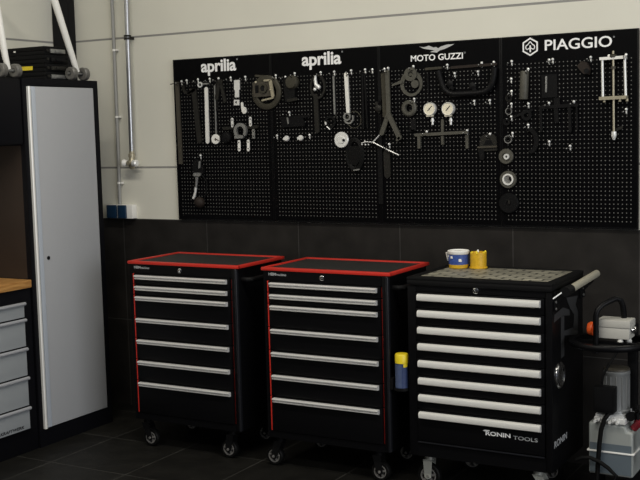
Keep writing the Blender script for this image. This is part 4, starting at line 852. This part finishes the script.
for px, py_m, r, m, lab in (((1.8285, -0.0237, 1.7507), .0, .0165, 'dark_steel', 'topmost small dark ring in the column right of the panel joint'), ((1.8275, -0.0237, 1.6886), 0, .0165, 'steel', 'small grey edged ring in the middle of the ring column'), ((1.8175, -0.0237, 1.6389), 0, .0175, 'black_steel', 'small black ring below the grey edged ring'), ((1.8233, -0.0237, 1.5549), 0, .0195, 'steel', 'bright rimmed small ring just above the brass disc')):
    q = thing('small_ring', lab, 'ring', off(px, 0, 0, -r), 'small rings hanging in a column')
    MB().ring(px, r, r * .80, .010, seg=26).build('rim', m, q)
    MB().ring(off(px, 0, -.001), r * .795, r * .35, .006, seg=24).build('face', 'black_steel', q)
q = thing('brass_disc', 'brownish stepped disc with bright hub below the small rings', 'disc', (1.8117, -0.0237, 1.4420))
MB().lathe((1.8125, -0.0237, 1.4737), (0, -1, 0), [(0, 0), (0, .036), (.010, .037), (.014, .034), (.014, .018), (.010, .018), (.010, 0)], 32).build('disc', 'grey_tool', q)
MB().ring((1.8192, -0.0339, 1.4730), .0135, .006, .014, seg=22).build('hub', 'zinc', q)
q = thing('pulley_disc', 'pale grey stepped disc with an off centre dark bore', 'disc', (1.8232, -0.0237, 1.3218))
MB().lathe((1.8226, -0.0237, 1.3627), (0, -1, 0), [(0, 0), (0, .041), (.012, .042), (.016, .039), (.016, .028), (.012, .028), (.012, 0)], 34).build('disc', 'grey_tool', q)
MB().ring((1.8250, -0.0359, 1.3638), .0275, .020, .010, seg=26).build('collar', 'alu_pale', q)
MB().lathe((1.8250, -0.0359, 1.3638), (0, -1, 0), [(0, 0), (0, .0198), (.004, .0198), (.004, 0)], 26).build('face', 'steel', q)
MB().cyl((1.8397, -0.0400, 1.3688), (1.8406, -0.0427, 1.3689), .0115, seg=18).build('bore', 'black_matt', q)
q = thing('black_disc', 'black disc hanging lowest under the pale stepped disc', 'disc', (1.8222, -0.0237, 1.2010))
MB().lathe((1.8251, -0.0237, 1.2484), (0, -1, 0), [(0, 0), (0, .048), (.012, .050), (.018, .045), (.018, .012), (.014, .01), (.014, 0)], 34).build('disc', 'black_matt', q)
MB().bar((1.8294, -0.0420, 1.2632), (1.8303, -0.0420, 1.2507), .008, .003).build('tag', 'dark_steel', q)

solo(MB().lathe((1.9034, -0.0347, 1.7426), tuple(Vector((1.9103, -0.0347, 1.8758)) - Vector((1.9034, -0.0347, 1.7426))), [(0, 0), (0, .019), (.004, .0205), (.128, .0205), (.132, .019), (.132, .014), (.11, .013), (.11, 0)], 26), 'steel_sleeve', 'grey_tool', 'brown grey cylinder hanging under the hexagon badge', 'cylinder')
q = thing('toothed_lever', 'dark toothed lever below the brown grey cylinder', 'lever', (1.9107, -0.0237, 1.6355))
MB().lathe((1.9158, -0.0237, 1.6684), (0, -1, 0), [(0, .012), (0, .026), (.010, .026), (.010, .012), (0, .012)], 22).build('ring', 'black_steel', q)
MB().bar((1.8513, -0.0237, 1.6608), (1.9406, -0.0237, 1.6912), .012, .008).build('lever', 'black_steel', q)
solo(MB().prism(arc((1.9298, -0.0237, 1.5453), .046, -80, 100, 16, .062) + arc((1.9199, -0.0237, 1.5455), .034, 100, -80, 16, .048), (0, -.012, 0)), 'curved_claw', 'black_matt', 'black curved claw right of the bright rimmed small ring', 'claw')
q = thing('short_pin', 'thin short pin hanging in front of a painted dark shadow', 'pin', (2.0121, -0.0237, 1.7634))
MB().bar((2.0130, -0.0237, 1.8423), (2.0117, -0.0237, 1.7751), .008, .008).build('pin', 'steel', q)
MB().prism([(1.9879, -0.0237, 1.8528), (2.0625, -0.0237, 1.8539), (2.0644, -0.0237, 1.7475), (1.9897, -0.0237, 1.7456)], (0, -.003, 0)).build('pin_shadow', 'black_matt', q)  # dark sheet painted as the shadow behind the pin
q = thing('two_leg_spreader', 'thin black frame with two legs and a ribbed knob on top', 'frame', (2.0662, -0.0237, 1.5895))
for a, b2, w in (((1.9861, -0.0237, 1.7037), (1.9888, -0.0237, 1.5913), .012), ((2.1237, -0.0237, 1.7015), (2.1281, -0.0237, 1.5881), .014), ((2.1582, -0.0237, 1.6980), (2.1612, -0.0237, 1.5966), .008)): MB().bar(a, b2, w, .014).build('leg', 'black_matt', q)
MB().bar((1.9870, -0.0237, 1.7014), (2.1591, -0.0237, 1.7072), .016, .015).build('bar', 'black_matt', q)
MB().bar((2.0644, -0.0237, 1.7429), (2.0657, -0.0237, 1.7057), .028, .014, round_ends=False).bar((2.0598, -0.0247, 1.7013), (2.0633, -0.0247, 1.6361), .020, .012).build('knob', 'black_matt', q)
q = thing('brown_lump', 'brown black lump hanging left of the screw press', 'tool', (2.1898, -0.0237, 1.8432))
MB().prism([(2.1642, -0.0237, 1.8855), (2.1852, -0.0237, 1.9049), (2.2085, -0.0237, 1.8991), (2.2246, -0.0237, 1.8688), (2.2177, -0.0237, 1.8441), (2.1945, -0.0237, 1.8475), (2.1758, -0.0237, 1.8667)], (0, -.026, 0)).build('block', 'lump_dark', q)
MB().lathe((2.2104, -0.0499, 1.8595), (0, -1, 0), [(0, 0), (0, .012), (.006, .012), (.006, 0)], 16).build('boss', 'black_steel', q)

sp = thing('screw_press', 'tall bright screw press frame hanging at the right end of the board', 'press', (2.3280, -0.0237, 1.5428))
YR = -.060
MB().bar((2.2707, -0.0237, 1.9107), (2.3861, -0.0237, 1.9128), .013, .036, round_ends=False).build('top_plate', 'alu_pale', sp)
MB().bar((2.2693, -0.0237, 1.7325), (2.3919, -0.0237, 1.7342), .015, .038, round_ends=False).build('bottom_plate', 'brass', sp)
for a, b2 in (((2.2815, -0.0497, 1.9053), (2.2842, -0.0497, 1.7366)), ((2.3824, -0.0497, 1.9065), (2.3872, -0.0497, 1.7372))): MB().cyl(a, b2, .0058, seg=14).build('rod', 'zinc', sp)
MB().cyl((2.3308, -0.0497, 1.9437), (2.3339, -0.0497, 1.5793), .0048, seg=14).build('spindle', 'brass', sp)
MB().lathe((2.3308, -0.0497, 1.9143), (0, 0, 1), [(0, .005), (0, .016), (.010, .016), (.012, .012), (.016, .005)], 18).build('nut', 'olive_steel', sp)
MB().lathe((2.3314, -0.0497, 1.8625), (0, 0, 1), [(0, .005), (0, .011), (.012, .011), (.012, .005)], 18).build('nut', 'brown_steel', sp)
MB().lathe((2.3344, -0.0497, 1.5816), (0, 0, -1), [(0, .008), (0, .011), (.018, .012), (.030, .008), (.038, .005), (.038, 0)], 18).build('tip', 'zinc', sp)
for a in ((2.2906, -0.0497, 1.7228), (2.3608, -0.0497, 1.7234), (2.3931, -0.0497, 1.7236)): MB().lathe(a, (0, 0, -1), [(-.004, .006), (.008, .006), (.008, 0)], 10).build('bolt', 'brass', sp)
solo(MB().bar((2.3416, -0.0237, 1.5902), (2.3642, -0.0237, 1.5987), .012, .010), 'black_stub', 'dark_steel', 'small dark stub beside the press spindle tip', 'fitting')

# ------------------------------------------------------------------ light
w = bpy.data.worlds.new('World'); bpy.context.scene.world = w; w.use_nodes = True
bg = w.node_tree.nodes['Background']; bg.inputs[0].default_value = (.55, .60, .72, 1); bg.inputs[1].default_value = .10
def area(name, loc, target, sx, sy, power, col):
    l = bpy.data.lights.new(name, 'AREA'); l.shape = 'RECTANGLE'; l.size = sx; l.size_y = sy; l.energy = power; l.color = col
    o = bpy.data.objects.new(name, l); COL.objects.link(o); o.location = loc
    o.rotation_euler = (Vector(target) - Vector(loc)).to_track_quat('-Z', 'Y').to_euler(); return o
area('ceiling_lamp', (1.6, -2.2, 3.62), (1.6, -2.2, 0), 3.0, .25, 78, (1, .95, .84))
area('ceiling_lamp', (1.6, -4.8, 3.62), (1.6, -4.8, 0), 3.0, .25, 78, (1, .96, .88))
area('shop_window', (6.6, -3.6, 1.9), (-1, -2.2, 1.4), 4.0, 2.4, 140, (.95, .97, 1))

# ------------------------------------------------------------------ camera
cam = bpy.data.cameras.new('camera'); co = bpy.data.objects.new('camera', cam); COL.objects.link(co)
cam.sensor_width = 36; cam.sensor_fit = 'HORIZONTAL'; cam.lens = 1090.003 / 640 * 36; cam.clip_start = .05
yaw, pitch, roll = math.radians(30.0022), math.radians(5.6877), math.radians(-1.4727)
fw = Vector((-math.sin(yaw) * math.cos(pitch), math.cos(yaw) * math.cos(pitch), -math.sin(pitch)))
rt = Vector((math.cos(yaw), math.sin(yaw), 0)); up = rt.cross(fw)
rt, up = math.cos(roll) * rt + math.sin(roll) * up, -math.sin(roll) * rt + math.cos(roll) * up
m3 = Matrix((rt, up, -fw)).transposed(); co.matrix_world = Matrix.Translation((3.6526, -5.0244, 1.6161)) @ m3.to_4x4()
S = bpy.context.scene; S.camera = co
S.view_settings.view_transform = 'Standard'; S.view_settings.look = 'None'; S.view_settings.gamma = 1; S.view_settings.use_curve_mapping = False
S.view_settings.exposure = 0.0
